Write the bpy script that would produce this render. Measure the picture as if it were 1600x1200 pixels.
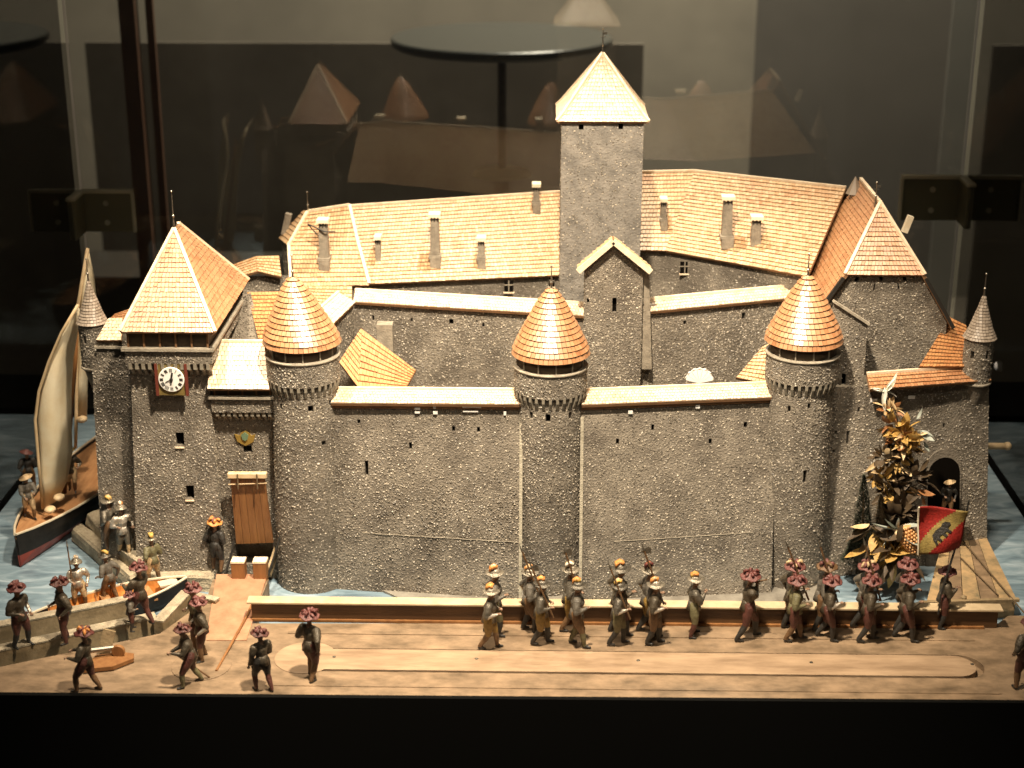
import bpy, bmesh, math, random
import numpy as np
from mathutils import Vector, Matrix, Euler
random.seed(7); rng = np.random.default_rng(7)
for o in list(bpy.data.objects): bpy.data.objects.remove(o)
SC = bpy.context.scene; COL = SC.collection
SC.unit_settings.scale_length = 0.1          # one unit is a decimetre: the model is about 1.4 m wide

# ------------------------------------------------------------------ camera
F_PX = 2500.0; PITCH = math.radians(20.0); YAW = math.atan(60*math.cos(PITCH)/F_PX)
CAM = Vector((0.0, -22.8, 11.9))
cam_data = bpy.data.cameras.new('camera'); cam = bpy.data.objects.new('camera', cam_data); COL.objects.link(cam)
cam_data.sensor_width = 36.0; cam_data.lens = 36.0*F_PX/1600.0; cam_data.clip_start = 0.5; cam_data.clip_end = 400
cam_data.dof.use_dof = True; cam_data.dof.focus_distance = 25.4; cam_data.dof.aperture_fstop = 0.42
cam.location = CAM; cam.rotation_euler = Euler((math.pi/2-PITCH, 0, YAW), 'XYZ')
SC.camera = cam
SC.render.resolution_x = 1024; SC.render.resolution_y = 768
RM = cam.rotation_euler.to_matrix()
SC.view_settings.view_transform = 'Standard'; SC.view_settings.look = 'None'
SC.view_settings.exposure = 0.0; SC.view_settings.gamma = 1.0

# ------------------------------------------------------------------ world and lamps (a dark museum room with halogen spots)
W = bpy.data.worlds.new("World"); SC.world = W; W.use_nodes = True
W.node_tree.nodes['Background'].inputs[0].default_value = (0.9, 0.8, 0.66, 1)
W.node_tree.nodes['Background'].inputs[1].default_value = 0.045
def spot(name, loc, target, power, ang, blend, radius, col):
    l = bpy.data.lights.new(name, 'SPOT'); l.energy = power; l.spot_size = math.radians(ang); l.spot_blend = blend
    l.shadow_soft_size = radius; l.color = col
    o = bpy.data.objects.new(name, l); COL.objects.link(o); o.location = loc
    o.rotation_euler = (Vector(target)-Vector(loc)).to_track_quat('-Z', 'Y').to_euler(); return o
WARM = (1.0, 0.83, 0.62)
spot('spot_lamp', (-0.2, -5.6, 17.0), (-0.3, 1.0, 1.5), 31000, 62, 0.7, 0.42, WARM)
spot('spot_lamp', (5.4, -0.8, 15.0), (5.2, 2.8, 3.5), 5000, 40, 0.9, 0.42, WARM)  # added spot to brighten the right gable roof; no lamp known there
spot('spot_lamp', (-6.0, -1.0, 15.0), (-4.6, 1.5, 2.0), 10000, 62, 0.9, 0.42, WARM)
spot('spot_lamp', (0.3, 7.4, 16.5), (0.0, 7.2, 3.5), 11500, 75, 1.0, 0.4, WARM)
spot('spot_lamp', (0.0, -11.5, 15.0), (0.2, 0.5, 1.5), 2200, 60, 0.9, 0.35, (1.0, 0.84, 0.62))
def area(name, loc, target, power, size, col):
    l = bpy.data.lights.new(name, 'AREA'); l.energy = power; l.size = size; l.color = col
    o = bpy.data.objects.new(name, l); COL.objects.link(o); o.location = loc
    o.rotation_euler = (Vector(target)-Vector(loc)).to_track_quat('-Z', 'Y').to_euler(); return o
area('room_lamp', (4, 30, 26), (3, 44, 0), 21000, 8, (1.0, 0.88, 0.72))

# ------------------------------------------------------------------ photograph geometry: pixel of the 1600 x 1200 picture -> point
def ray(px, py):
    return (RM @ Vector(((px-800)/F_PX, -(py-600)/F_PX, -1.0)))
def Py(px, py, y):
    d = ray(px, py); return CAM + d*((y-CAM.y)/d.y)
def Pz(px, py, z):
    d = ray(px, py); return CAM + d*((z-CAM.z)/d.z)
def V(*a): return Vector(a)

# ------------------------------------------------------------------ materials
def mat(name, col, rough=0.7, metal=0.0, spec=0.5, col2=None, nscale=6.0, bump=0.0, bscale=40.0, tone=None, dist=0.02, contrast=(0.35, 0.65), stretch=None, coat=0.0, rvar=0.0):
    m = bpy.data.materials.new(name); m.use_nodes = True; nt = m.node_tree; N = nt.nodes; L = nt.links
    b = N['Principled BSDF']; b.inputs['Roughness'].default_value = rough; b.inputs['Metallic'].default_value = metal
    b.inputs['Specular IOR Level'].default_value = spec; b.inputs['Base Color'].default_value = (*col, 1)
    b.inputs['Coat Weight'].default_value = coat; b.inputs['Coat Roughness'].default_value = 0.36
    tc = N.new('ShaderNodeTexCoord'); vec = tc.outputs['Object']
    if stretch:
        mp = N.new('ShaderNodeMapping'); mp.inputs['Scale'].default_value = stretch; L.new(vec, mp.inputs[0]); vec = mp.outputs[0]
    out = None
    if col2:
        nz = N.new('ShaderNodeTexNoise'); nz.inputs['Scale'].default_value = nscale; nz.inputs['Detail'].default_value = 6; nz.inputs['Roughness'].default_value = 0.65
        L.new(vec, nz.inputs['Vector'])
        rp = N.new('ShaderNodeValToRGB'); rp.color_ramp.elements[0].position = contrast[0]; rp.color_ramp.elements[1].position = contrast[1]
        rp.color_ramp.elements[0].color = (*col, 1); rp.color_ramp.elements[1].color = (*col2, 1)
        L.new(nz.outputs[0], rp.inputs[0]); out = rp.outputs[0]
        if rvar:
            mr = N.new('ShaderNodeMapRange'); mr.inputs['To Min'].default_value = rough-rvar; mr.inputs['To Max'].default_value = rough+rvar
            L.new(nz.outputs[0], mr.inputs[0]); L.new(mr.outputs[0], b.inputs['Roughness'])
    if tone:                                  # each tile / pebble has its own shade
        at = N.new('ShaderNodeAttribute'); at.attribute_name = 'tone'
        mx = N.new('ShaderNodeMix'); mx.data_type = 'RGBA'; mx.inputs['B'].default_value = (*tone, 1)
        if out: L.new(out, mx.inputs['A'])
        else: mx.inputs['A'].default_value = (*col, 1)
        L.new(at.outputs['Fac'], mx.inputs['Factor']); out = mx.outputs['Result']
    if out: L.new(out, b.inputs['Base Color'])
    if bump:
        n2 = N.new('ShaderNodeTexNoise'); n2.inputs['Scale'].default_value = bscale; n2.inputs['Detail'].default_value = 4
        L.new(vec, n2.inputs['Vector'])
        bp = N.new('ShaderNodeBump'); bp.inputs['Strength'].default_value = bump; bp.inputs['Distance'].default_value = dist
        L.new(n2.outputs[0], bp.inputs['Height']); L.new(bp.outputs[0], b.inputs['Normal'])
    return m
M = {}
M['stone'] = mat('roughcast', (0.105, 0.088, 0.068), 0.85, col2=(0.25, 0.218, 0.172), nscale=1.6, bump=1.0, bscale=34, dist=0.03)
M['pebble'] = mat('pebble_grit', (0.10, 0.086, 0.066), 0.45, tone=(0.52, 0.46, 0.365))
M['keepstone'] = mat('keep_roughcast', (0.13, 0.12, 0.105), 0.85, col2=(0.24, 0.22, 0.19), nscale=4, bump=0.8, bscale=34, dist=0.025)
M['tile'] = mat('clay_tile', (0.36, 0.17, 0.07), 0.42, col2=(0.56, 0.36, 0.18), nscale=1.1, tone=(0.62, 0.44, 0.26), bump=0.25, bscale=50, dist=0.01, spec=0.6)
M['tile_front'] = mat('varnished_tile', (0.33, 0.125, 0.045), 0.45, col2=(0.46, 0.22, 0.09), nscale=2.2, tone=(0.54, 0.29, 0.14), bump=0.25, bscale=50, dist=0.01, spec=1.0, coat=1.0)
M['tile_red'] = mat('red_tile', (0.36, 0.13, 0.045), 0.5, col2=(0.46, 0.2, 0.075), nscale=2, tone=(0.55, 0.28, 0.11), bump=0.25, bscale=50, dist=0.01)
M['tile_pale'] = mat('pale_lit_tile', (0.62, 0.44, 0.29), 0.36, tone=(0.80, 0.67, 0.51), bump=0.2, bscale=50, dist=0.01, spec=0.7)  # lighter copy of the clay tile, standing for light on the copings
M['tile_grey'] = mat('slate_tile', (0.25, 0.2, 0.15), 0.45, tone=(0.48, 0.40, 0.32), spec=0.6)
M['cap'] = mat('mortar_cap', (0.66, 0.5, 0.34), 0.5, col2=(0.82, 0.7, 0.52), nscale=9)
M['underlay'] = mat('roof_board', (0.17, 0.085, 0.035), 0.85, col2=(0.24, 0.125, 0.055))
M['ledge'] = mat('ledge_stone', (0.22, 0.19, 0.145), 0.75, col2=(0.36, 0.32, 0.25), nscale=9, bump=0.5, bscale=40)
M['corbel'] = mat('corbel_stone', (0.16, 0.14, 0.105), 0.8, col2=(0.27, 0.24, 0.185), nscale=9)
M['strip'] = mat('pale_lit_edge', (0.30, 0.27, 0.20), 0.8, col2=(0.46, 0.42, 0.33), nscale=14, bump=0.8, bscale=40)
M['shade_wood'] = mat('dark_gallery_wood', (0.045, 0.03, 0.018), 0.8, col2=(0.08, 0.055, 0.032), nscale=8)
M['moat_bank'] = mat('moat_bank_plaster', (0.15, 0.135, 0.11), 0.8, col2=(0.26, 0.24, 0.20), nscale=3, bump=.6, bscale=20)
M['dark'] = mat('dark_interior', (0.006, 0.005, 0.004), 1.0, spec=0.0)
M['metal'] = mat('tarnished_metal', (0.30, 0.27, 0.22), 0.35, 0.9)
M['chimney'] = mat('chimney_render', (0.17, 0.145, 0.11), 0.8, col2=(0.30, 0.26, 0.2), nscale=8, bump=0.6, bscale=40)
M['cream'] = mat('cream_plaster', (0.72, 0.62, 0.44), 0.5, col2=(0.85, 0.78, 0.6), nscale=8)
M['wood'] = mat('promenade_wood', (0.10, 0.068, 0.038), 0.6, col2=(0.33, 0.225, 0.135), nscale=2.0, stretch=(1.0, 1.7, 2), bump=0.35, bscale=14, contrast=(0.3, 0.72), rvar=0.1)
M['wood_stain'] = mat('stained_wood', (0.15, 0.125, 0.07), 0.7, col2=(0.42, 0.28, 0.14), nscale=3, bump=0.4, bscale=20, contrast=(0.3, 0.6))
M['island'] = mat('island_wood', (0.22, 0.145, 0.085), 0.55, col2=(0.38, 0.265, 0.165), nscale=1.8, stretch=(0.5, 2.5, 2), bump=0.3, bscale=16)
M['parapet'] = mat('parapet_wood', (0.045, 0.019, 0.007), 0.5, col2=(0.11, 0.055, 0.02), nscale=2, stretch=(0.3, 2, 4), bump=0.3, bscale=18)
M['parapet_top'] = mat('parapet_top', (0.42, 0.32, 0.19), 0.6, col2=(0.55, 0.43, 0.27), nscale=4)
M['beam'] = mat('quay_wood', (0.17, 0.12, 0.06), 0.65, col2=(0.34, 0.25, 0.14), nscale=3, bump=0.4, bscale=22)
M['ramp'] = mat('ramp_board', (0.36, 0.165, 0.09), 0.6, col2=(0.46, 0.25, 0.145), nscale=3, bump=0.35, bscale=22)
M['rock'] = mat('quay_rock', (0.26, 0.215, 0.15), 0.85, col2=(0.45, 0.385, 0.27), nscale=5, bump=0.9, bscale=25, dist=0.04)
M['brown'] = mat('drawbridge_wood', (0.20, 0.085, 0.028), 0.5, col2=(0.29, 0.135, 0.045), nscale=3, stretch=(3, 3, 0.4), bump=0.3, bscale=20)
M['lightwood'] = mat('light_wood', (0.55, 0.4, 0.22), 0.5, col2=(0.68, 0.52, 0.32), nscale=6)
M['hull_black'] = mat('black_hull_paint', (0.010, 0.009, 0.008), 0.6, spec=.25, col2=(0.02, 0.018, 0.016), nscale=8)
M['hull_red'] = mat('red_hull_paint', (0.17, 0.022, 0.014), 0.45, col2=(0.25, 0.045, 0.025), nscale=6)
M['deck'] = mat('deck_wood', (0.34, 0.16, 0.065), 0.5, col2=(0.47, 0.25, 0.11), nscale=4, stretch=(4, 0.5, 1))
M['boat_orange'] = mat('orange_varnish', (0.55, 0.20, 0.045), 0.35, col2=(0.68, 0.32, 0.09), nscale=5, stretch=(3, 3, 1))
M['gunwale'] = mat('pale_gunwale', (0.6, 0.52, 0.38), 0.5)
M['sail'] = mat('cream_sail', (0.78, 0.65, 0.42), 0.75, col2=(0.85, 0.76, 0.55), nscale=3, bump=0.25, bscale=60)
M['black'] = mat('black_case', (0.004, 0.004, 0.0035), 0.9, spec=0.08)
M['white'] = mat('plain_white', (0.85, 0.83, 0.78), 0.35)
M['ink'] = mat('black_enamel', (0.02, 0.018, 0.015), 0.5)
M['clock_gold'] = mat('clock_ochre', (0.15, 0.105, 0.03), 0.5, col2=(0.22, 0.16, 0.05), nscale=8)
M['clock_red'] = mat('clock_red', (0.13, 0.03, 0.018), 0.5)
M['gold'] = mat('old_gold', (0.42, 0.28, 0.07), 0.4, 0.5)
M['green'] = mat('shield_green', (0.13, 0.2, 0.12), 0.5)
M['rope'] = mat('rope', (0.12, 0.08, 0.04), 0.9)
def water_mat():
    m = bpy.data.materials.new('painted_water'); m.use_nodes = True; nt = m.node_tree; N = nt.nodes; L = nt.links; b = N['Principled BSDF']
    b.inputs['Roughness'].default_value = 0.28; b.inputs['Specular IOR Level'].default_value = 0.6
    tc = N.new('ShaderNodeTexCoord'); mp = N.new('ShaderNodeMapping'); mp.inputs['Scale'].default_value = (0.9, 2.4, 1); L.new(tc.outputs['Object'], mp.inputs[0])
    nz = N.new('ShaderNodeTexNoise'); nz.inputs['Scale'].default_value = 1.3; nz.inputs['Detail'].default_value = 5; nz.inputs['Distortion'].default_value = 1.2; L.new(mp.outputs[0], nz.inputs['Vector'])
    r = N.new('ShaderNodeValToRGB'); e = r.color_ramp.elements; e[0].position = 0.3; e[0].color = (0.10, 0.15, 0.19, 1); e[1].position = 0.72; e[1].color = (0.38, 0.47, 0.53, 1)
    k = e.new(0.52); k.color = (0.20, 0.28, 0.335, 1); L.new(nz.outputs[0], r.inputs[0]); L.new(r.outputs[0], b.inputs['Base Color'])
    w = N.new('ShaderNodeTexNoise'); w.inputs['Scale'].default_value = 5; w.inputs['Detail'].default_value = 3; L.new(mp.outputs[0], w.inputs['Vector'])
    bp = N.new('ShaderNodeBump'); bp.inputs['Strength'].default_value = 0.3; bp.inputs['Distance'].default_value = 0.05; L.new(w.outputs[0], bp.inputs['Height']); L.new(bp.outputs[0], b.inputs['Normal'])
    return m
M['water'] = water_mat()
def glass_mat(haze=.026):
    m = bpy.data.materials.new('case_glass'); m.use_nodes = True; nt = m.node_tree; N = nt.nodes; L = nt.links
    for n in list(N): N.remove(n)
    o = N.new('ShaderNodeOutputMaterial'); t = N.new('ShaderNodeBsdfTransparent'); t.inputs[0].default_value = (0.93, 0.95, 0.92, 1)
    g = N.new('ShaderNodeBsdfGlossy'); g.inputs['Roughness'].default_value = 0.02; g.inputs[0].default_value = (1, 1, 1, 1)
    f = N.new('ShaderNodeFresnel'); f.inputs[0].default_value = 1.53
    nz = N.new('ShaderNodeTexNoise'); nz.inputs['Scale'].default_value = 0.5; nz.inputs['Detail'].default_value = 4
    d = N.new('ShaderNodeBsdfDiffuse'); d.inputs[0].default_value = (0.7, 0.68, 0.62, 1)
    mx = N.new('ShaderNodeMixShader'); L.new(f.outputs[0], mx.inputs[0]); L.new(t.outputs[0], mx.inputs[1]); L.new(g.outputs[0], mx.inputs[2])
    mr = N.new('ShaderNodeMapRange'); mr.inputs['From Min'].default_value = 0.45; mr.inputs['From Max'].default_value = 0.8; mr.inputs['To Min'].default_value = 0.0; mr.inputs['To Max'].default_value = haze
    L.new(nz.outputs[0], mr.inputs[0]); m2 = N.new('ShaderNodeMixShader'); L.new(mr.outputs[0], m2.inputs[0]); L.new(mx.outputs[0], m2.inputs[1]); L.new(d.outputs[0], m2.inputs[2])
    L.new(m2.outputs[0], o.inputs[0]); return m
M['glass'] = glass_mat(); M['glass_side'] = glass_mat(0.0)

# ------------------------------------------------------------------ object helpers
def tag(o, label=None, cat=None, group=None, kind=None):
    if label: o['label'] = label
    if cat: o['category'] = cat
    if group: o['group'] = group
    if kind: o['kind'] = kind
    return o
def thing(name, label, cat, loc=(0, 0, 0), rotz=0, group=None):
    o = bpy.data.objects.new(name, None); COL.objects.link(o); o.location = loc; o.rotation_euler = (0, 0, rotz)
    o.empty_display_size = 0.1; tag(o, label, cat, group); o['_off'] = [*o.location]; return o
def offset_of(p):
    return Vector(p['_off']) if p is not None and '_off' in p.keys() else Vector((0, 0, 0))
class MB:
    def __init__(s): s.v = []; s.f = []; s.m = []; s.t = None
    def add(s, vs, fs, mi=0):
        n = len(s.v); s.v += [tuple(p) for p in vs]; s.f += [tuple(i+n for i in f) for f in fs]; s.m += [mi]*len(fs); return s
    def box(s, c, size, R=None, mi=0, taper=1.0):
        x, y, z = [k/2 for k in size]; vs = []
        for dz in (-1, 1):
            k = taper if dz > 0 else 1
            for dx, dy in ((-1, -1), (1, -1), (1, 1), (-1, 1)):
                p = Vector((dx*x*k, dy*y*k, dz*z)); vs.append((R @ p if R else p)+Vector(c))
        return s.add(vs, [(3, 2, 1, 0), (4, 5, 6, 7), (0, 1, 5, 4), (1, 2, 6, 5), (2, 3, 7, 6), (3, 0, 4, 7)], mi)
    def beam(s, a, b, w, h, mi=0, up=(0, 0, 1)):
        a = Vector(a); b = Vector(b); d = (b-a); L = d.length; d.normalize(); u = Vector(up); sd = d.cross(u)
        if sd.length < 1e-5: sd = d.cross(Vector((1, 0, 0)))
        sd.normalize(); u = sd.cross(d); vs = []
        for p in (a, b):
            for i, j in ((-1, -1), (1, -1), (1, 1), (-1, 1)): vs.append(p+sd*(i*w/2)+u*(j*h/2))
        return s.add(vs, [(0, 1, 2, 3), (7, 6, 5, 4), (0, 4, 5, 1), (1, 5, 6, 2), (2, 6, 7, 3), (3, 7, 4, 0)], mi)
    def tube(s, pts, rad, n=8, mi=0):
        pts = [Vector(p) for p in pts]; rad = rad if isinstance(rad, (list, tuple)) else [rad]*len(pts); base = len(s.v)
        for i, p in enumerate(pts):
            d = (pts[min(i+1, len(pts)-1)]-pts[max(i-1, 0)]).normalized(); u = d.orthogonal() if i == 0 else (u-d*u.dot(d)); u.normalize(); w = d.cross(u)
            for k in range(n):
                a = 2*math.pi*k/n; s.v.append(tuple(p+(u*math.cos(a)+w*math.sin(a))*rad[i]))
        for i in range(len(pts)-1):
            for k in range(n):
                q = base+i*n; s.f.append((q+k, q+(k+1) % n, q+n+(k+1) % n, q+n+k)); s.m.append(mi)
        s.f.append(tuple(base+k for k in reversed(range(n)))); s.m.append(mi)
        q = base+(len(pts)-1)*n; s.f.append(tuple(q+k for k in range(n))); s.m.append(mi); return s
    def lathe(s, prof, n=32, c=(0, 0, 0), mi=0, sx=1, sy=1, R=None):
        base = len(s.v); c = Vector(c)
        for r, z in prof:
            for k in range(n):
                a = 2*math.pi*k/n; p = Vector((r*math.cos(a)*sx, r*math.sin(a)*sy, z)); s.v.append(tuple((R @ p if R else p)+c))
        for i in range(len(prof)-1):
            for k in range(n):
                q = base+i*n; s.f.append((q+k, q+(k+1) % n, q+n+(k+1) % n, q+n+k)); s.m.append(mi)
        s.f.append(tuple(base+k for k in reversed(range(n)))); s.m.append(mi)
        q = base+(len(prof)-1)*n; s.f.append(tuple(q+k for k in range(n))); s.m.append(mi); return s
    def ball(s, c, r, n=10, m=6, mi=0, R=None):
        r = r if isinstance(r, (tuple, list)) else (r, r, r); pr = [(math.sin(math.pi*i/m), -math.cos(math.pi*i/m)) for i in range(m+1)]
        pr[0] = (0.02, -1); pr[-1] = (0.02, 1); base = len(s.v); c = Vector(c)
        s.lathe(pr, n, (0, 0, 0), mi)
        for i in range(base, len(s.v)):
            p = Vector((s.v[i][0]*r[0], s.v[i][1]*r[1], s.v[i][2]*r[2])); s.v[i] = tuple((R @ p if R else p)+c)
        return s
    def prism(s, poly, d, mi=0):
        """polygon extruded by the vector d"""
        n = len(poly); d = Vector(d); a = [Vector(p) for p in poly]; vs = a+[p+d for p in a]
        return s.add(vs, [tuple(reversed(range(n))), tuple(range(n, 2*n))]+[(i, (i+1) % n, n+(i+1) % n, n+i) for i in range(n)], mi)
    def np_add(s, vs, fs, tones=None):
        n = len(s.v); s.v += list(map(tuple, vs.tolist())); s.f += list(map(tuple, (fs+n).tolist())); s.m += [0]*len(fs)
        if tones is not None: s.t = (s.t or [])+list(tones)
        return s
    def build(s, name, mats, parent=None, smooth=False, local=False, kind=None, bevel=0):
        me = bpy.data.meshes.new(name); off = Vector((0, 0, 0)) if local else offset_of(parent)
        vv = np.array(s.v, dtype=float).reshape(-1, 3)-np.array(off)
        me.from_pydata(vv.tolist(), [], s.f)
        mats = mats if isinstance(mats, (list, tuple)) else [mats]
        for m_ in mats: me.materials.append(m_)
        if len(mats) > 1: me.polygons.foreach_set('material_index', s.m)
        if s.t is not None:
            at = me.attributes.new('tone', 'FLOAT', 'FACE'); at.data.foreach_set('value', s.t)
        bm = bmesh.new(); bm.from_mesh(me)
        if s.t is None: bmesh.ops.recalc_face_normals(bm, faces=bm.faces)
        if bevel: bmesh.ops.bevel(bm, geom=bm.edges[:], offset=bevel, segments=1, affect='EDGES', profile=0.7)
        bm.to_mesh(me); bm.free()
        if smooth: me.polygons.foreach_set('use_smooth', [True]*len(me.polygons))
        me.update(); o = bpy.data.objects.new(name, me); COL.objects.link(o)
        if parent is not None:
            o.parent = parent; o['_off'] = [*off]
        if kind: o['kind'] = kind
        return o
def dup(src, parent, loc, rz=0.0):
    c = src.copy(); COL.objects.link(c); c.parent = parent; c.location = Vector(loc)-offset_of(parent); c.rotation_euler = (0, 0, rz); return c

# ------------------------------------------------------------------ walls with openings, pebble-dash, tiles
class Quad:                                   # bl, br, tr, tl seen from outside
    def __init__(s, bl, br, tr, tl):
        s.c = [np.array(p, dtype=float) for p in (bl, br, tr, tl)]
        n = np.cross(s.c[1]-s.c[0], s.c[3]-s.c[0]); s.n = n/np.linalg.norm(n)
        s.w = (np.linalg.norm(s.c[1]-s.c[0])+np.linalg.norm(s.c[2]-s.c[3]))/2; s.h = (np.linalg.norm(s.c[3]-s.c[0])+np.linalg.norm(s.c[2]-s.c[1]))/2
    def S(s, u, v):
        u = np.asarray(u, float)[..., None]; v = np.asarray(v, float)[..., None]; a, b, c, d = s.c
        return a*(1-u)*(1-v)+b*u*(1-v)+c*u*v+d*(1-u)*v, np.broadcast_to(s.n, np.broadcast_shapes(u.shape[:-1]+(3,), v.shape[:-1]+(3,)))
    def hit(s, px, py):
        d = np.array(ray(px, py)); o = np.array(CAM); t = np.dot(s.c[0]-o, s.n)/np.dot(d, s.n); p = o+d*t; u = v = 0.5
        for _ in range(12):
            q, _n = s.S(u, v); e = p-q; a, b, c, dd = s.c; du = (b-a)*(1-v)+(c-dd)*v; dv = (dd-a)*(1-u)+(c-b)*u
            J = np.stack([du, dv], 1); st = np.linalg.lstsq(J, e, rcond=None)[0]; u += st[0]; v += st[1]
        return u, v
    nu = 1; nv = 1
class Cyl:
    def __init__(s, cx, cy, r0, r1, z0, z1, a0=-math.pi, a1=math.pi):
        s.p = (cx, cy, r0, r1, z0, z1, a0, a1); s.w = (r0+r1)/2*(a1-a0); s.h = z1-z0; s.nu = 40; s.nv = 1
    def S(s, u, v):
        cx, cy, r0, r1, z0, z1, a0, a1 = s.p; u = np.asarray(u, float); v = np.asarray(v, float); a = a0+(a1-a0)*u-math.pi/2; r = r0+(r1-r0)*v
        z = z0+(z1-z0)*v
        return np.stack(np.broadcast_arrays(cx+r*np.cos(a), cy+r*np.sin(a), z), -1), np.stack(np.broadcast_arrays(np.cos(a), np.sin(a), 0*a), -1)
    def hit(s, px, py):
        cx, cy, r0, r1, z0, z1, a0, a1 = s.p; d = ray(px, py); o = CAM-Vector((cx, cy, 0)); r = (r0+r1)/2
        A = d.x**2+d.y**2; B = o.x*d.x+o.y*d.y; C_ = o.x**2+o.y**2-r*r; D = max(B*B-A*C_, 0); t = (-B-math.sqrt(D))/A; p = o+d*t
        a = math.atan2(p.y, p.x)+math.pi/2
        return (a-a0)/(a1-a0), (p.z-z0)/(z1-z0)
def px_holes(sf, rects):
    out = []
    for (x, y, w, h) in rects:                # centre pixel and size in pixels
        u, v = sf.hit(x, y); k = 0.0100; out.append((u-w*k/2/sf.w, u+w*k/2/sf.w, v-h*k/2/sf.h, v+h*k/2/sf.h))
    return [q for q in out if q[0] > 0.003 and q[1] < 0.997 and q[2] > 0.003 and q[3] < 0.997]
def face_wall(mb, sf, holes=(), depth=0.09, peb=None, dens=520, size=(0.006, 0.020)):
    us = sorted({round(x, 5) for x in [i/sf.nu for i in range(sf.nu+1)]+[h[k] for h in holes for k in (0, 1)]})
    vs = sorted({round(x, 5) for x in [i/sf.nv for i in range(sf.nv+1)]+[h[k] for h in holes for k in (2, 3)]})
    P, Nn = sf.S(*np.meshgrid(us, vs, indexing='ij')); P = P.reshape(-1, 3); Nn = Nn.reshape(-1, 3); nv = len(vs); base = len(mb.v)
    mb.v += [tuple(p) for p in P]
    for i in range(len(us)-1):
        for j in range(nv-1):
            uc = (us[i]+us[i+1])/2; vc = (vs[j]+vs[j+1])/2
            idx = [i*nv+j, (i+1)*nv+j, (i+1)*nv+j+1, i*nv+j+1]
            if any(h[0] < uc < h[1] and h[2] < vc < h[3] for h in holes):
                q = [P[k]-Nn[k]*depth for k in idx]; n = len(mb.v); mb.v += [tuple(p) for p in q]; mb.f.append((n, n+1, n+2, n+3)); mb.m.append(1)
                h = [h for h in holes if h[0] < uc < h[1] and h[2] < vc < h[3]][0]
                for a, b, isb in ((0, 1, abs(vs[j]-h[2]) < 1e-4), (1, 2, abs(us[i+1]-h[1]) < 1e-4), (2, 3, abs(vs[j+1]-h[3]) < 1e-4), (3, 0, abs(us[i]-h[0]) < 1e-4)):
                    if isb: mb.f.append((base+idx[a], base+idx[b], n+b, n+a)); mb.m.append(0)
            else:
                mb.f.append(tuple(base+k for k in idx)); mb.m.append(0)
    if peb is not None:
        n = int(sf.w*sf.h*dens*2.6); u = rng.random(n); v = rng.random(n); keep = np.ones(n, bool)
        for h in holes: keep &= ~((u > h[0]-0.004) & (u < h[1]+0.004) & (v > h[2]-0.006) & (v < h[3]+0.006))
        # the grit lies in patches: thin here, thick there
        g = 0.5+0.25*np.sin(u*sf.w*2.1+3*np.sin(v*sf.h*1.3))+0.25*np.sin(v*sf.h*3.1+u*sf.w*0.9+1.3)
        keep &= rng.random(n) < (0.45+0.55*g); u = u[keep]; v = v[keep]; n = len(u)
        p, nn = sf.S(u, v); grit(peb, p, nn, size)
OCT = np.array([[1, 0, 0], [0, 1, 0], [-1, 0, 0], [0, -1, 0], [0, 0, 1], [0, 0, -0.6]], float)
OCF = np.array([[0, 1, 4], [1, 2, 4], [2, 3, 4], [3, 0, 4], [1, 0, 5], [2, 1, 5], [3, 2, 5], [0, 3, 5]])
def grit(mb, p, nn, size):
    n = len(p); s = size[0]+(size[1]-size[0])*rng.random(n)**2.2
    o = OCT[None]*s[:, None, None]*(0.7+0.6*rng.random((n, 6, 1)))
    th = rng.random(n)*6.283; t = np.cross(nn, np.array([0.3, 0.2, 0.93])); t /= np.linalg.norm(t, axis=1)[:, None]; b = np.cross(nn, t)
    c, si = np.cos(th)[:, None], np.sin(th)[:, None]; T = t*c+b*si; B = -t*si+b*c
    vv = p[:, None]+o[..., 0:1]*T[:, None]+o[..., 1:2]*B[:, None]+(o[..., 2:3]*0.8)*nn[:, None]
    ff = (OCF[None]+6*np.arange(n)[:, None, None]).reshape(-1, 3)
    mb.np_add(vv.reshape(-1, 3), ff, np.repeat(rng.random(n)**2.4, 8).tolist())
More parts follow.
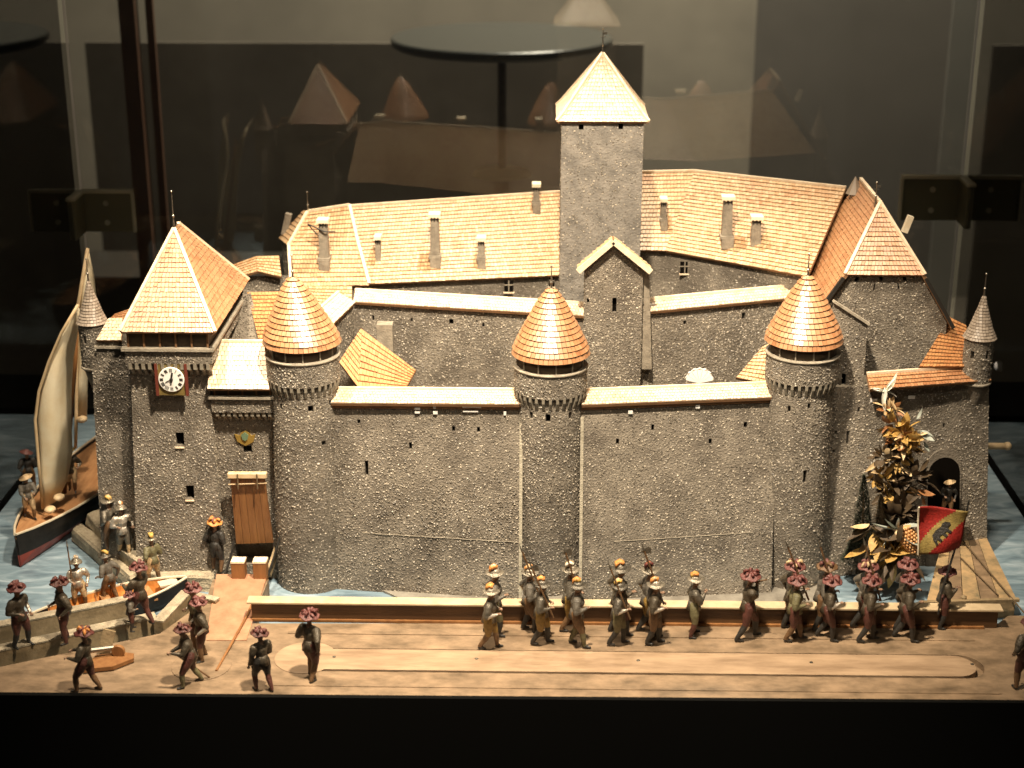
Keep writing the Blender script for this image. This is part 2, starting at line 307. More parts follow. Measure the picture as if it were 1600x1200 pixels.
def tiles(mb, A, B, C, D, row=0.082, tw=0.058, th=0.016, lap=.86):
    A, B, C, D = [np.array(p, float) for p in (A, B, C, D)]
    n = np.cross(B-A, (C+D)/2-A); n /= np.linalg.norm(n)
    if n[2] < 0: n = -n
    h = np.linalg.norm((D+C)/2-(A+B)/2); nr = max(2, int(h/row)); VV = []; TT = []
    for r in range(nr):
        t0 = r/nr; t1 = min(1.0, (r+lap)/nr); l0 = A+(D-A)*t0; r0 = B+(C-B)*t0; l1 = A+(D-A)*t1; r1 = B+(C-B)*t1
        w = np.linalg.norm(r0-l0); k = max(1, int(w/tw)); e = np.arange(k+1)/k
        if r % 2: e[1:-1] -= 0.5/k
        row_t = 0.22*rng.random()
        for i in range(k):
            a0, a1 = e[i]+0.04/k, e[i+1]-0.09/k; lift = th*(0.8+0.5*rng.random()); j = (rng.random()-0.5)*0.008*(l1-l0)/max(np.linalg.norm(l1-l0), 1e-6)
            p0 = l0+(r0-l0)*a0+j; p1 = l0+(r0-l0)*a1+j; q1 = l1+(r1-l1)*a1; q0 = l1+(r1-l1)*a0
            VV += [p0+n*lift, p1+n*lift, q1+n*0.004, q0+n*0.004, p0-n*0.002, p1-n*0.002]; TT.append(min(1, rng.random()*0.78+row_t))
    VV = np.array(VV); m = len(TT); b = 6*np.arange(m)[:, None]
    quads = np.concatenate([np.array([[0, 1, 2, 3]])+b, np.array([[4, 5, 1, 0]])+b, np.array([[4, 0, 3, 3]])+b, np.array([[1, 5, 2, 2]])+b])
    n0 = len(mb.v); mb.v += list(map(tuple, VV.tolist()))
    for q in (quads[:2*m]+n0).tolist(): mb.f.append(tuple(q))
    for q in (quads[2*m:]+n0).tolist(): mb.f.append(tuple(q[:3]))
    mb.m += [0]*(4*m); mb.t = (mb.t or [])+TT*4
def cone_tiles(mb, cx, cy, prof, row=0.085, tw=0.075, th=0.018):
    """prof: list of (radius, z) from eave to tip"""
    prof = np.array(prof, float); seg = np.hypot(np.diff(prof[:, 0]), np.diff(prof[:, 1])); s = np.concatenate([[0], np.cumsum(seg)])
    nr = int(s[-1]/row); TT = []; VV = []
    def at(d): return np.interp(d, s, prof[:, 0]), np.interp(d, s, prof[:, 1])
    for r in range(nr):
        r0, z0 = at(s[-1]*r/nr); r1, z1 = at(s[-1]*min(1, (r+0.86)/nr)); k = max(6, int(2*math.pi*r0/tw)); off = 0.5*(r % 2); row_t = 0.2*rng.random()
        sl = math.atan2(r0-r1, z1-z0); nr_, nz = math.cos(sl), math.sin(sl)
        for i in range(k):
            a0 = 2*math.pi*(i+off+0.03)/k; a1 = 2*math.pi*(i+off+0.93)/k; l = th*(0.8+0.5*rng.random())
            def P(r_, z_, a, l_): return ((r_+l_*nr_)*math.cos(a)+cx, (r_+l_*nr_)*math.sin(a)+cy, z_+l_*nz)
            VV += [P(r0, z0, a0, l), P(r0, z0, a1, l), P(r1, z1, a1, .004), P(r1, z1, a0, .004), P(r0, z0, a0, -.003), P(r0, z0, a1, -.003)]; TT.append(min(1, rng.random()*0.78+row_t))
    m = len(TT); n0 = len(mb.v); mb.v += VV
    for i in range(m): b = n0+6*i; mb.f.append((b, b+1, b+2, b+3))
    for i in range(m): b = n0+6*i; mb.f.append((b+4, b+5, b+1, b))
    for i in range(m): b = n0+6*i; mb.f.append((b+4, b, b+3))
    for i in range(m): b = n0+6*i; mb.f.append((b+1, b+5, b+2))
    mb.m += [0]*(4*m); mb.t = (mb.t or [])+TT*4
def roof(parent, quads, tmat, caps=(), slab=0.045, capw=0.055, row=0.082, tw=0.058, plain=(), lap=0):
    """quads: (eave left, eave right, ridge right, ridge left)"""
    b = MB(); t = MB()
    for q in list(quads)+list(plain):
        A, B, C, D = [Vector(p) for p in q]; n = (B-A).cross((C+D)/2-A).normalized()
        if n.z < 0: n = -n
        k = 1 if abs((D-A).dot((B-A).cross(C-A).normalized())) < 1e-3 else 10
        g0 = len(b.v)                         # a bent slope gets a bent board
        for dn in (-.004, -slab):
            for i in range(k+1):
                for j in range(k+1): b.v.append(tuple(A.lerp(B, i/k).lerp(D.lerp(C, i/k), j/k)+n*dn))
        N_ = (k+1)**2; I = lambda i, j, s_: g0+s_*N_+i*(k+1)+j
        for i in range(k):
            for j in range(k):
                b.f += [(I(i, j, 0), I(i+1, j, 0), I(i+1, j+1, 0), I(i, j+1, 0)), (I(i, j, 1), I(i, j+1, 1), I(i+1, j+1, 1), I(i+1, j, 1))]
            b.f += [(I(i, 0, 0), I(i, 0, 1), I(i+1, 0, 1), I(i+1, 0, 0)), (I(i, k, 0), I(i+1, k, 0), I(i+1, k, 1), I(i, k, 1)), (I(0, i, 0), I(0, i+1, 0), I(0, i+1, 1), I(0, i, 1)), (I(k, i, 0), I(k, i, 1), I(k, i+1, 1), I(k, i+1, 0))]
        b.m = [0]*len(b.f)
    r = b.build('roof', M['underlay'], parent)
    for q in quads: tiles(t, *q, row=row, tw=tw, lap=1.2 if tmat == M['tile_pale'] else .95 if lap else .86)
    t.build('roof_tiles', tmat, r, kind='stuff')
    for a, c in caps:
        m = MB(); m.beam(Vector(a)+V(0, 0, .018), Vector(c)+V(0, 0, .018), capw, 0.04); m.build('ridge_cap', M['cap'], r)
    return r
def finial(parent, p, h=0.4, flag=False):
    m = MB(); m.tube([p-V(0, 0, .06), p+V(0, 0, h*.4), p+V(0, 0, h)], [.022, .012, .006], 6); m.ball(p+V(0, 0, h*.35), .026, 8, 5)
    m.ball(p+V(0, 0, h), .02, 8, 5)
    if flag: m.box(p+V(.035, 0, h*.82), (.07, .008, .04)); m.box(p+V(0, 0, h*.68), (.09, .012, .012))
    return m.build('finial', M['metal'], parent)
def walls(root, sides, smat='stone', peb=True, depth=0.09, dens=520, cap=None, name='wall'):
    """sides: (surface, openings, pebbled?)"""
    b = MB(); p = MB()
    for sf, holes, pb in sides: face_wall(b, sf, px_holes(sf, holes) if holes else (), depth, p if (pb and peb) else None, dens)
    if cap: b.add(cap, [tuple(range(len(cap)))])
    w = b.build(name, [M[smat], M['dark']], root)
    if p.v: p.build('roughcast_grit', M['pebble'], w, kind='stuff')
    return w

# ================================================================== THE SETTING
ZW = -0.3                                     # level of the painted water
def sheet(name, pts, m, z=None, kind='structure', d=None):
    b = MB(); P = [Vector(p) if z is None else V(p[0], p[1], z) for p in pts]
    if d: b.prism(P, V(0, 0, -d))
    else: b.add(P, [tuple(range(len(P)))])
    o = b.build(name, m); o['kind'] = kind; return o
sheet('water', [(-9.95, -3.0), (8.68, -3.0), (8.68, 8.6), (-9.95, 8.6)], M['water'], ZW, d=0.1)
sheet('moat_bank', [Pz(640, 941, -.26), Pz(1285, 941, -.26), Pz(1290, 905, -.26), Pz(560, 905, -.26)], M['moat_bank'], -.262, d=.04)
# promenade: polygon with a stadium shaped slot round a raised island
def stadium(x0, x1, y, r, n=14):
    return [V(x1+r*math.cos(a), y+r*math.sin(a), 0) for a in np.linspace(-math.pi/2, math.pi/2, n)]+[V(x0+r*math.cos(a), y+r*math.sin(a), 0) for a in np.linspace(math.pi/2, 3*math.pi/2, n)]
YC = -2.06
def promenade():
    pts = [V(-13, -3.2, 0), V(12, -3.0, 0), V(12, -0.35, 0), Pz(1575, 962, 0), Pz(1560, 974, 0), Pz(392, 974, 0), Pz(420, 905, 0), Pz(333, 905, 0), Pz(322, 938, 0), Pz(250, 990, 0), Pz(0, 1042, 0)-V(0, 0, 0), V(-13, -2.6, 0)]
    pts[-2].z = 0
    outer = stadium(-3.45, 6.1, YC, 0.34); inner = stadium(-3.45, 6.02, YC, 0.30)
    bm = bmesh.new()
    def loop(ps, z=0):
        vs = [bm.verts.new((p.x, p.y, z)) for p in ps]; return vs, [bm.edges.new((vs[i], vs[(i+1) % len(vs)])) for i in range(len(vs))]
    v0, e0 = loop(pts); v1, e1 = loop(outer); bmesh.ops.triangle_fill(bm, use_beauty=True, use_dissolve=False, edges=e0+e1)
    def skirt(vs, z):
        lo = [bm.verts.new((v.co.x, v.co.y, z)) for v in vs]
        for i in range(len(vs)): bm.faces.new((vs[i], vs[(i+1) % len(vs)], lo[(i+1) % len(vs)], lo[i]))
        return lo
    skirt(v0, -0.34); lo = skirt(v1, -0.1); bm.faces.new(lo)
    bmesh.ops.recalc_face_normals(bm, faces=bm.faces)
    me = bpy.data.meshes.new('promenade'); bm.to_mesh(me); bm.free(); me.materials.append(M['wood'])
    o = bpy.data.objects.new('promenade', me); COL.objects.link(o); o['kind'] = 'structure'
    b = MB(); b.prism([p+V(0, 0, 0.012) for p in inner], V(0, 0, -0.1)); b.build('island_board', M['island'], o, local=True)
    for k in range(5):                        # small screws in the island
        s = MB(); p = V(-3.1+2.3*k+0.2*math.sin(k*5), YC+0.05, 0.012); s.lathe([(.028, 0), (.024, .008), (.01, .01)], 10, p); s.build('screw', M['metal'], o, local=True)
    for (px, py, r) in ((315, 1040, 0.44), (478, 1028, 0.46)):    # turntable discs let into the boards
        s = MB(); p = Pz(px, py, 0); s.lathe([(r, 0.0), (r, 0.01), (r-0.015, 0.013), (0.02, 0.013)], 48, p); s.build('turntable_disc', M['island' if px > 400 else 'wood'], o, local=True)
    for (y, z, w) in ((-1.22, 0.006, 0.16), (-2.72, 0.005, 0.22)):   # thin laid strips, the lines they leave run the length of the promenade
        s = MB(); s.box((1.3, y, z), (10.4, w, 0.012)); s.build('floor_strip', M['wood'], o, local=True)
    for (px, py, rx, ry) in ((1545, 1010, .55, .25), (1200, 990, 1.3, .12), (250, 1050, .5, .2)):
        s = MB(); p = Pz(px, py, 0.014); s.add([p+V(rx*math.cos(a)*(1+.15*math.sin(3*a+px)), ry*math.sin(a)*(1+.2*math.cos(2*a)), 0) for a in np.linspace(0, 2*math.pi, 22)[:-1]], [tuple(range(21))]); 
    return o
PROM = promenade()
# display case
def case():
    t = thing('display_case_base', 'black front edge of the display case across the bottom of the picture', 'display case', (0, -3.4, 0))
    b = MB(); b.box((0, -3.19, -5.4), (40, 0.08, 10.95), Matrix.Rotation(math.radians(.45), 3, 'Z')); b.build('front_panel', M['black'], t)
    b = MB(); b.box((14.36, 3, -0.45), (11.2, 13.5, 0.5)); b.build('side_ledge', M['black'], t)
    b = MB(); b.box((-15.6, 3, -0.45), (11.2, 13.5, 0.5)); b.build('side_ledge', M['black'], t)
    b = MB(); b.box((-0.6, 9.68, -0.42), (18.5, 2.1, 0.5)); b.build('back_ledge', M['black'], t)
    b = MB(); b.box((-0.6, 3.8, -5.9), (18.6, 13.6, 9.9)); b.build('plinth', M['black'], t)
case()
XL, XR, YB = -10.0, 8.75, 10.75
gc = thing('glass_case', 'clear glass case of three panes standing round the castle', 'glass case', ((XL+XR)/2, YB, -.2))
for c_, s_ in ((((XL+XR)/2, YB, 6.8), (XR-XL, 0.02, 14.0)), ((XL-0.02, 3.6, 6.8), (0.02, 14.0, 14.0)), ((XR+0.02, 3.6, 6.8), (0.02, 14.0, 14.0))):
    g = MB(); g.box(c_, s_); g.build('glass_pane', M['glass' if s_[0] > 1 else 'glass_side'], gc)
M['brass'] = mat('aged_brass_and_lit_edge', (0.45, 0.40, 0.27), 0.5, 0.1); M['brass_dark'] = mat('dark_plate', (0.14, 0.125, 0.07), 0.5, 0.2)
def clamp(x, sx, z, w, h, lab):
    t = thing('glass_clamp', lab, 'clamp', (x, YB, z), group='metal clamps at the corners of the glass')
    y = YB-0.1
    b = MB(); b.box((x-sx*(w/2+0.03), y, z), (w, 0.07, h)); b.build('plate', M['brass_dark'], t, bevel=0.015)
    b = MB(); b.box((x-sx*(w/2+0.03), y-0.01, z+h/2+.04), (w+.06, 0.14, 0.07)); b.box((x-sx*(w+0.05), y-0.01, z), (.05, .12, h)); b.build('lit_edge_strip', M['brass'], t)  # pale rims stand in for the lit edges of the plates
    b = MB(); b.box((x-sx*0.02, y-.42, z), (0.07, .7, h)); b.build('plate', M['brass_dark'], t, bevel=0.015)
    b = MB(); b.box((x-sx*0.02, y-.42, z+h/2+.03), (0.12, .75, .06)); b.build('lit_edge_strip', M['brass'], t)
    for dz in (-.25, .25):
        b = MB(); b.tube([(x-sx*w*.5, y-.03, z+dz*h), (x-sx*w*.5, y-.07, z+dz*h)], .06, 12); b.build('screw', M['brass'], t)
clamp(XL, -1, Py(170, 330, YB).z, 1.05, 0.85, 'dark metal clamp with pale strips as lit edges at the left back corner of the glass')
clamp(XR, 1, Py(1470, 310, YB).z, 1.2, .9, 'square brown metal clamp with pale strips as lit edges at the right back corner of the glass')
def rod(a, b_, lab):
    m = MB(); m.tube([a, b_], 0.06, 10); m.ball(b_, .075, 10, 6); tag(m.build('glass_stay', M['lightwood'], smooth=True), lab, 'rod')
rod(Py(1522, 697, 3.2), Py(1574, 697, 3.2), 'short pale rod sticking out beside the right end of the castle')
rod(Py(-5, 592, 8.9), Py(38, 592, 8.9), 'short tan rod at the left edge beyond the sailing boat')
# round knob at the right, painted white for its glint
m = MB(); p = Py(1562, 572, 6.8); m.ball(p, .11, 14, 8); tag(m.build('glint_knob', mat('glint_white', (.9, .9, .92), .2), smooth=True), 'round knob painted white as a glint right of the corner turret', 'knob')
m = MB()
for i in range(1): m.lathe([(.75, 0), (.95, .12), (1.0, .5), (.9, 1.1), (.62, 1.45), (.2, 1.6)], 32, V(9.9, 5.2, -.2), sx=1.0, sy=1.6)
tag(m.build('floodlight_housing', mat('black_lacquer', (.05, .05, .05), .3, coat=.8), smooth=True), 'black lacquered lamp housing at the right edge beyond the water', 'lamp')

# ------------------------------------------------------------------ the room behind the case
M['room_wall'] = mat('room_wall_paint', (0.12, 0.106, 0.086), 0.9, col2=(0.17, 0.15, 0.12), nscale=0.15)
M['room_dark'] = mat('dark_cabinet', (0.14, 0.118, 0.094), 0.7, col2=(0.21, 0.18, 0.145), nscale=0.25)
M['room_brown'] = mat('brown_post', (0.07, 0.03, 0.017), 0.5, col2=(0.10, 0.05, 0.03), nscale=0.4)
M['room_panel'] = mat('grey_panel', (0.085, 0.076, 0.066), 0.8, col2=(0.11, 0.098, 0.086), nscale=0.2)
sheet('floor', [(-60, 11, -10), (60, 11, -10), (60, 60, -10), (-60, 60, -10)], M['room_dark'])
b = MB(); b.box((0, 50, 10), (110, 0.5, 50)); b.build('wall', M['room_wall'])['kind'] = 'structure'
def boxthing(name, lab, cat, px0, py0, px1, py1, y, d, m, zb=-10, bevel=0.0):
    a = Py(px0, py0, y); c = Py(px1, py0, y); z0 = zb if zb is not None else c.z
    b = MB(); b.box(((a.x+c.x)/2, y+d/2, (a.z+z0)/2), (abs(c.x-a.x), d, a.z-z0)); o = b.build(name, m, bevel=bevel); tag(o, lab, cat); return o
boxthing('dark_cabinet', 'low dark brown cabinet in the dim room behind the glass', 'cabinet', 132, 66, 1006, 500, 30, .12, M['room_dark'])
boxthing('dark_cabinet', 'darker lower counter at the left of the dim room', 'cabinet', -260, 430, 420, 560, 24, 3, mat('near_black_wood', (.03, .024, .018), .6))
boxthing('partition_panel', 'tall plain grey partition at the right of the dim room', 'partition', 1192, -160, 1600, 700, 34, .05, M['room_panel'])
boxthing('partition_panel', 'pale grey partition at the far right edge behind the glass', 'partition', 1505, -160, 1760, 700, 32, .05, mat('pale_panel', (.15, .145, .13), .8, col2=(.19, .18, .16), nscale=.2))
b = MB(); a = Py(196, -40, 20); c = Py(240, 520, 20); b.beam(a, V(c.x, 20, -10), .42, .42); b.beam(a+V(.5, .3, 0), V(c.x+.42, 20.3, -10), .16, .2); tag(b.build('brown_post', M['room_brown']), 'dark brown wooden post rising left of the cabinet behind the glass', 'post')
b = MB(); a = Py(0, -40, 21); c = Py(52, 480, 21); b.beam(a, V(c.x, 21, -10), .6, .5); tag(b.build('brown_post', M['room_brown']), 'brown post at the far left edge behind the glass', 'post')
def round_table():
    y = 26; c = Py(784, 57, y); r = 172*(c-CAM).length/F_PX*0.985
    t = thing('round_table', 'round dark pedestal table seen through the back glass', 'table', (c.x, y, -10))
    b = MB(); b.lathe([(.2, -.35), (r*.96, -.3), (r, -.2), (r, -.04), (r*.985, 0), (.2, 0)], 64, c); b.build('table_top', mat('table_top', (.035, .037, .034), .3), t)
    p = Py(800, 270, y); b = MB(); b.tube([c-V(0, 0, .3), V(c.x, y, p.z)], .13, 16); b.build('pedestal', M['shade_wood'], t, smooth=True)
    b = MB(); b.lathe([(.9, 0), (.85, .08), (.2, .2)], 32, V(c.x, y, p.z-.05)); b.build('foot', M['brass'], t)
    b = MB(); b.box(V(c.x, y, (p.z-10)/2), (.5, .5, p.z+10)); b.build('base_column', M['room_dark'], t)
round_table()

# ================================================================== THE CASTLE
GROUP_T = 'round towers of the front wall'
def round_tower(pxc, y, dz, lab, holes, apex_dx=0.0):
    c = Py(pxc, 620, y); cx = c.x
    t = thing('round_tower', lab, 'tower', (cx, y, ZW), group=GROUP_T)
    f = Cyl(cx, y, .58, .515, ZW, 3.12+dz, -1.75, 1.75); f.nu = 26; bk = Cyl(cx, y, .58, .515, ZW, 3.12+dz, 1.75, 2*math.pi-1.75)
    d = Cyl(cx, y, .575, .575, 3.14+dz, 3.50+dz, -1.75, 1.75); d.nu = 26; d2 = Cyl(cx, y, .575, .575, 3.14+dz, 3.5+dz, 1.75, 2*math.pi-1.75)
    b = MB(); p = MB()
    hs = px_holes(f, holes); face_wall(b, f, hs, .1, p, 620); face_wall(b, bk); w = b.build('wall', [M['stone'], M['dark']], t); p.build('roughcast_grit', M['pebble'], w, kind='stuff')
    b = MB(); p = MB(); face_wall(b, d, (), .1, p, 700); face_wall(b, d2)
    b.lathe([(.50, 3.135+dz), (.575, 3.14+dz)], 40, (cx, y, 0)); dr = b.build('parapet_drum', [M['stone'], M['dark']], t); p.build('roughcast_grit', M['pebble'], dr, kind='stuff')
    b = MB(); b.lathe([(.56, .01), (.59, .012), (.60, .03), (.59, .045), (.54, .05)], 48, (cx, y, 3.50+dz)); b.build('ledge', M['ledge'], t, smooth=True)
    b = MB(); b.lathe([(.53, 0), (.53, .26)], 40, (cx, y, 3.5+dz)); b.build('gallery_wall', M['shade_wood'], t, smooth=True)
    post = None; corb = None
    for i in range(32):
        a = 2*math.pi*i/32; q = V(cx+.515*math.cos(a), y+.515*math.sin(a), 3.02+dz)
        if corb is None:
            m = MB(); m.prism([V(-.045, -.022, .13), V(.062, -.022, .13), V(.062, -.022, .05), V(.02, -.022, -.06), V(-.045, -.022, -.13)], V(0, .044, 0)); corb = m.build('corbel', M['corbel'], t, local=True); corb.location = q-Vector(t.location); corb.rotation_euler = (0, 0, a)
        else: dup(corb, t, q, a)
    for i in range(12):
        a = 2*math.pi*(i+.3)/12; q = V(cx+.535*math.cos(a), y+.535*math.sin(a), 3.65+dz)
        if post is None:
            m = MB(); m.box((0, 0, 0), (.022, .02, .2)); post = m.build('gallery_post', M['ledge'], t, local=True); post.location = q-Vector(t.location); post.rotation_euler = (0, 0, a)
        else: dup(post, t, q, a)
    prof = [(.605, 3.735+dz), (.59, 3.84+dz), (.475, 4.08+dz), (.35, 4.32+dz), (.225, 4.56+dz), (.085, 4.76+dz), (.03, 4.79+dz)]
    b = MB(); b.lathe([(.1, 3.72+dz)]+[(r-.006, z-.012) for r, z in prof], 48, (cx, y, 0))
    rf = MB(); 
    def lean(mb):
        for i, q in enumerate(mb.v):
            k = max(0, q[2]-3.74-dz); mb.v[i] = (q[0]+apex_dx*k, q[1], q[2])
    lean(b); r = b.build('roof', M['underlay'], t); cone_tiles(rf, cx, y, prof); lean(rf); rf.build('roof_tiles', M['tile_front'], r, kind='stuff')
    ap = V(cx+apex_dx*1.0, y, 4.72+dz)
    m = MB(); m.lathe([(.05, -.05), (.03, .04), (.01, .08)], 10, ap); m.build('cap_tile', M['cap'], r); finial(t, ap+V(0, 0, .02), .4)
    return t
round_tower(476, 1.15, .14, 'left round tower beside the gatehouse, tall cone roof leaning a little left', [(437, 636, 6, 9), (486, 640, 9, 11), (507, 693, 8, 8), (518, 630, 6, 10)], apex_dx=-.10)
round_tower(860, 1.10, 0, 'middle round tower with tiled cone roof, alone between the two long front walls', [(828, 650, 7, 12), (856, 655, 8, 14), (893, 650, 7, 12)])
round_tower(1250, 1.42, .14, 'right round tower with tiled cone roof near the dried leaf arrangement', [(1232, 640, 5, 12), (1265, 636, 5, 10), (1258, 745, 6, 22)])

def coping(parent, a0, a1, b1, b0, tmat, capw=.05, row=.075, tw=.055):
    return roof(parent, [(a0, a1, b1, b0)], tmat, caps=[(b0, b1)], slab=.05, row=row, tw=tw, capw=capw)
# curtain walls
def curtain(pa, pb, za, zb, ya, yb, lab, holes, tmat, extra=None, whites=(), bat=(.04, .04), seam=None, strips=(0, 1)):
    A = Py(pa, 760, ya); B = Py(pb, 760, yb); A.z = B.z = 0
    t = thing('curtain_wall', lab, 'wall', ((A.x+B.x)/2, (ya+yb)/2, ZW), group='tile topped curtain walls')
    q = Quad(A+V(0, -bat[0], ZW), B+V(0, -bat[1], ZW), B+V(0, 0, zb), A+V(0, 0, za)); back = V(0, .36, 0)
    q2 = Quad(B+back+V(0, 0, ZW), A+back+V(0, 0, ZW), A+back+V(0, 0, za), B+back+V(0, 0, zb))
    w = walls(t, [(q, holes, True), (q2, (), False)], cap=[A+V(0, 0, za), B+V(0, 0, zb), B+back+V(0, 0, zb), A+back+V(0, 0, za)])
    o = -.12; coping(t, A+V(0, o, za), B+V(0, o, zb), B+V(0, .26, zb+.10), A+V(0, .26, za+.10), M[tmat])
    roof(t, [(B+V(0, .52, zb), A+V(0, .52, za), A+V(0, .27, za+.09), B+V(0, .27, zb+.09))], M[tmat])
    m = MB(); m.beam(A+V(0, -.03, za-.09), B+V(0, -.03, zb-.09), .05, .04); m.build('eave_beam', M['underlay'], t)
    for (x, y, w_, h_) in whites:
        u, v = q.hit(x, y); p, n = q.S(u, v); m = MB(); m.box(Vector(p)+V(0, -.03, 0), (w_*.01, .03, h_*.01)); m.build('slot_light_plate', M['white'], t)  # white blocks stand in for light through slits under the eave
    if seam:                                  # plaster seam near the foot; pale strips beside towers imitate grazing light
        P_ = [Vector(q.S(*q.hit(x, y))[0]) for x, y in seam]; m = MB(); m.tube([p+V(.0, -.004+.004*math.sin(i*2), .006*math.sin(i*3.1)) for i, p in enumerate([P_[0].lerp(P_[1], k/18) for k in range(19)])], .007, 5); m.build('plaster_seam', M['ledge'], t)
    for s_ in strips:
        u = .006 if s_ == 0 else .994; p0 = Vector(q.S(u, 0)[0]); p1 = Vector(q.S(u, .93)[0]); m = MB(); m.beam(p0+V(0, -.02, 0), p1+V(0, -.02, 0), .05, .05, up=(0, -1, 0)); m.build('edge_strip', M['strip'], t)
    return t
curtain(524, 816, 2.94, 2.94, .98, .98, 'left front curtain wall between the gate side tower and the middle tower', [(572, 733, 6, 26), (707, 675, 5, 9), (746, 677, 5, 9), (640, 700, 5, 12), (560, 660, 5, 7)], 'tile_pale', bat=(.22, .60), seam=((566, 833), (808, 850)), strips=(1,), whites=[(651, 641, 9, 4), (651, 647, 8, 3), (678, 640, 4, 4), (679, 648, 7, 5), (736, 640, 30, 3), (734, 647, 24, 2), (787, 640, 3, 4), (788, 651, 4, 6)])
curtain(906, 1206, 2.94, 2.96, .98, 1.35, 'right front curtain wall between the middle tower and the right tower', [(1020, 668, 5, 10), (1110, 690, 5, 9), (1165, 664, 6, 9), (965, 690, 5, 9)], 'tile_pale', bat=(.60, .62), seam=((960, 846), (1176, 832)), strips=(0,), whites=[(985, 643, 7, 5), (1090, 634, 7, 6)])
# thin paper-strip seams in the roughcast
# right hand outer wall with the arched door
def right_wall():
    A = Py(1288, 760, 1.55); B = Py(1527, 760, 2.35)
    t = thing('curtain_wall', 'right end outer wall with the black arched doorway', 'wall', ((A.x+B.x)/2, 2.0, ZW), group='tile topped curtain walls')
    a0 = V(A.x-.02, 1.30, ZW); b0 = V(B.x+.24, 2.18, ZW); a1 = V(A.x, 1.55, 3.02); b1 = V(B.x, 2.35, 2.92)
    q = Quad(a0, b0, b1, a1)
    hs = [(1325, 684, 6, 24), (1342, 640, 5, 9), (1395, 700, 4, 8), (1475, 665, 4, 8), (1306, 676, 5, 7), (1303, 705, 5, 6)]
    # side wall running back from the corner
    s0 = V(B.x+.35, 5.2, ZW); s1 = V(B.x+.1, 5.2, 2.92); qs = Quad(b0, s0, s1, b1)
    w = walls(t, [(q, hs, True), (qs, (), True)])
    roof(t, [(a1+V(.6, -.10, -.0), b1+V(.0, -.14, 0), b1+V(.0, .20, .14), a1+V(.6, .24, .14))], M['tile_front'], caps=[(a1+V(.6, .24, .14), b1+V(.0, .2, .14))], row=.075)
    m = MB(); m.add([a1+V(0, 0, -.01), b1+V(0, 0, -.01), b1+V(0, .5, -.01), a1+V(0, .5, -.01)], [(0, 1, 2, 3)]); m.build('wall_top', M['ledge'], t)
    # arched doorway: a flat black plate stands for the dark inside, stone surround
    n = Vector(q.n); ax = (b0-a0).normalized(); u0, v0 = q.hit(1474, 800); foot, _ = q.S(u0, 0.09); foot = Vector(foot)
    top = Vector(q.S(*q.hit(1474, 714))[0]); r = .30; zc = top.z-r
    arch = [V(-r, 0, 0)]+[V(-r*math.cos(k), 0, zc-foot.z+r*math.sin(k)) for k in np.linspace(0, math.pi, 13)]+[V(r, 0, 0)]
    P = [foot+ax*p.x+V(0, 0, p.z)+n*.02*0 + (Vector(a1-a0)*0) for p in arch]
    slope = (top-foot); P = [foot+ax*p.x+slope*(p.z/(top.z-foot.z))+n*.012 for p in arch]
    m = MB(); m.prism(P, n*.012); m.build('doorway_dark_plate', M['dark'], t)
    c = (P[0]+P[-1])/2; P2 = [c+(p-c)*1.09 for p in P]; k = len(P)
    m = MB(); vs = [p+n*.016 for p in P]+[p+n*.016 for p in P2]; vs += [p-n*.05 for p in P2]
    m.add(vs, [(i, i+1, k+i+1, k+i) for i in range(k-1)]+[(k+i, k+i+1, 2*k+i+1, 2*k+i) for i in range(k-1)]); m.build('door_surround', M['stone'], t)
    global DOOR; DOOR = foot
    return t, q, (a0, b0, a1, b1)
RW, RQ, RC = right_wall()
# buttress wall between the right tower and the gable hall: 1300..1350 px
def buttress():
    t = thing('buttress', 'tall narrow stone buttress just right of the right round tower', 'buttress', (Py(1325, 560, 1.7).x, 1.7, ZW))
    a = Py(1296, 560, 1.72); b_ = Py(1352, 560, 1.72); top = Py(1310, 472, 1.72).z; tr = Py(1352, 508, 1.72).z
    q = Quad(V(a.x, 1.70, 2.6), V(b_.x, 1.70, 2.6), V(b_.x, 1.75, tr), V(a.x, 1.75, top)); s = Quad(V(b_.x, 1.70, 2.6), V(b_.x, 3.0, 2.6), V(b_.x, 3.0, tr), V(b_.x, 1.75, tr))
    walls(t, [(q, [(1318, 600, 8, 34)], True), (s, (), True)]); m = MB(); m.beam(V(a.x, 1.74, top+.015), V(b_.x+.02, 1.74, tr+.015), .1, .035); m.build('coping', M['ledge'], t)
buttress()

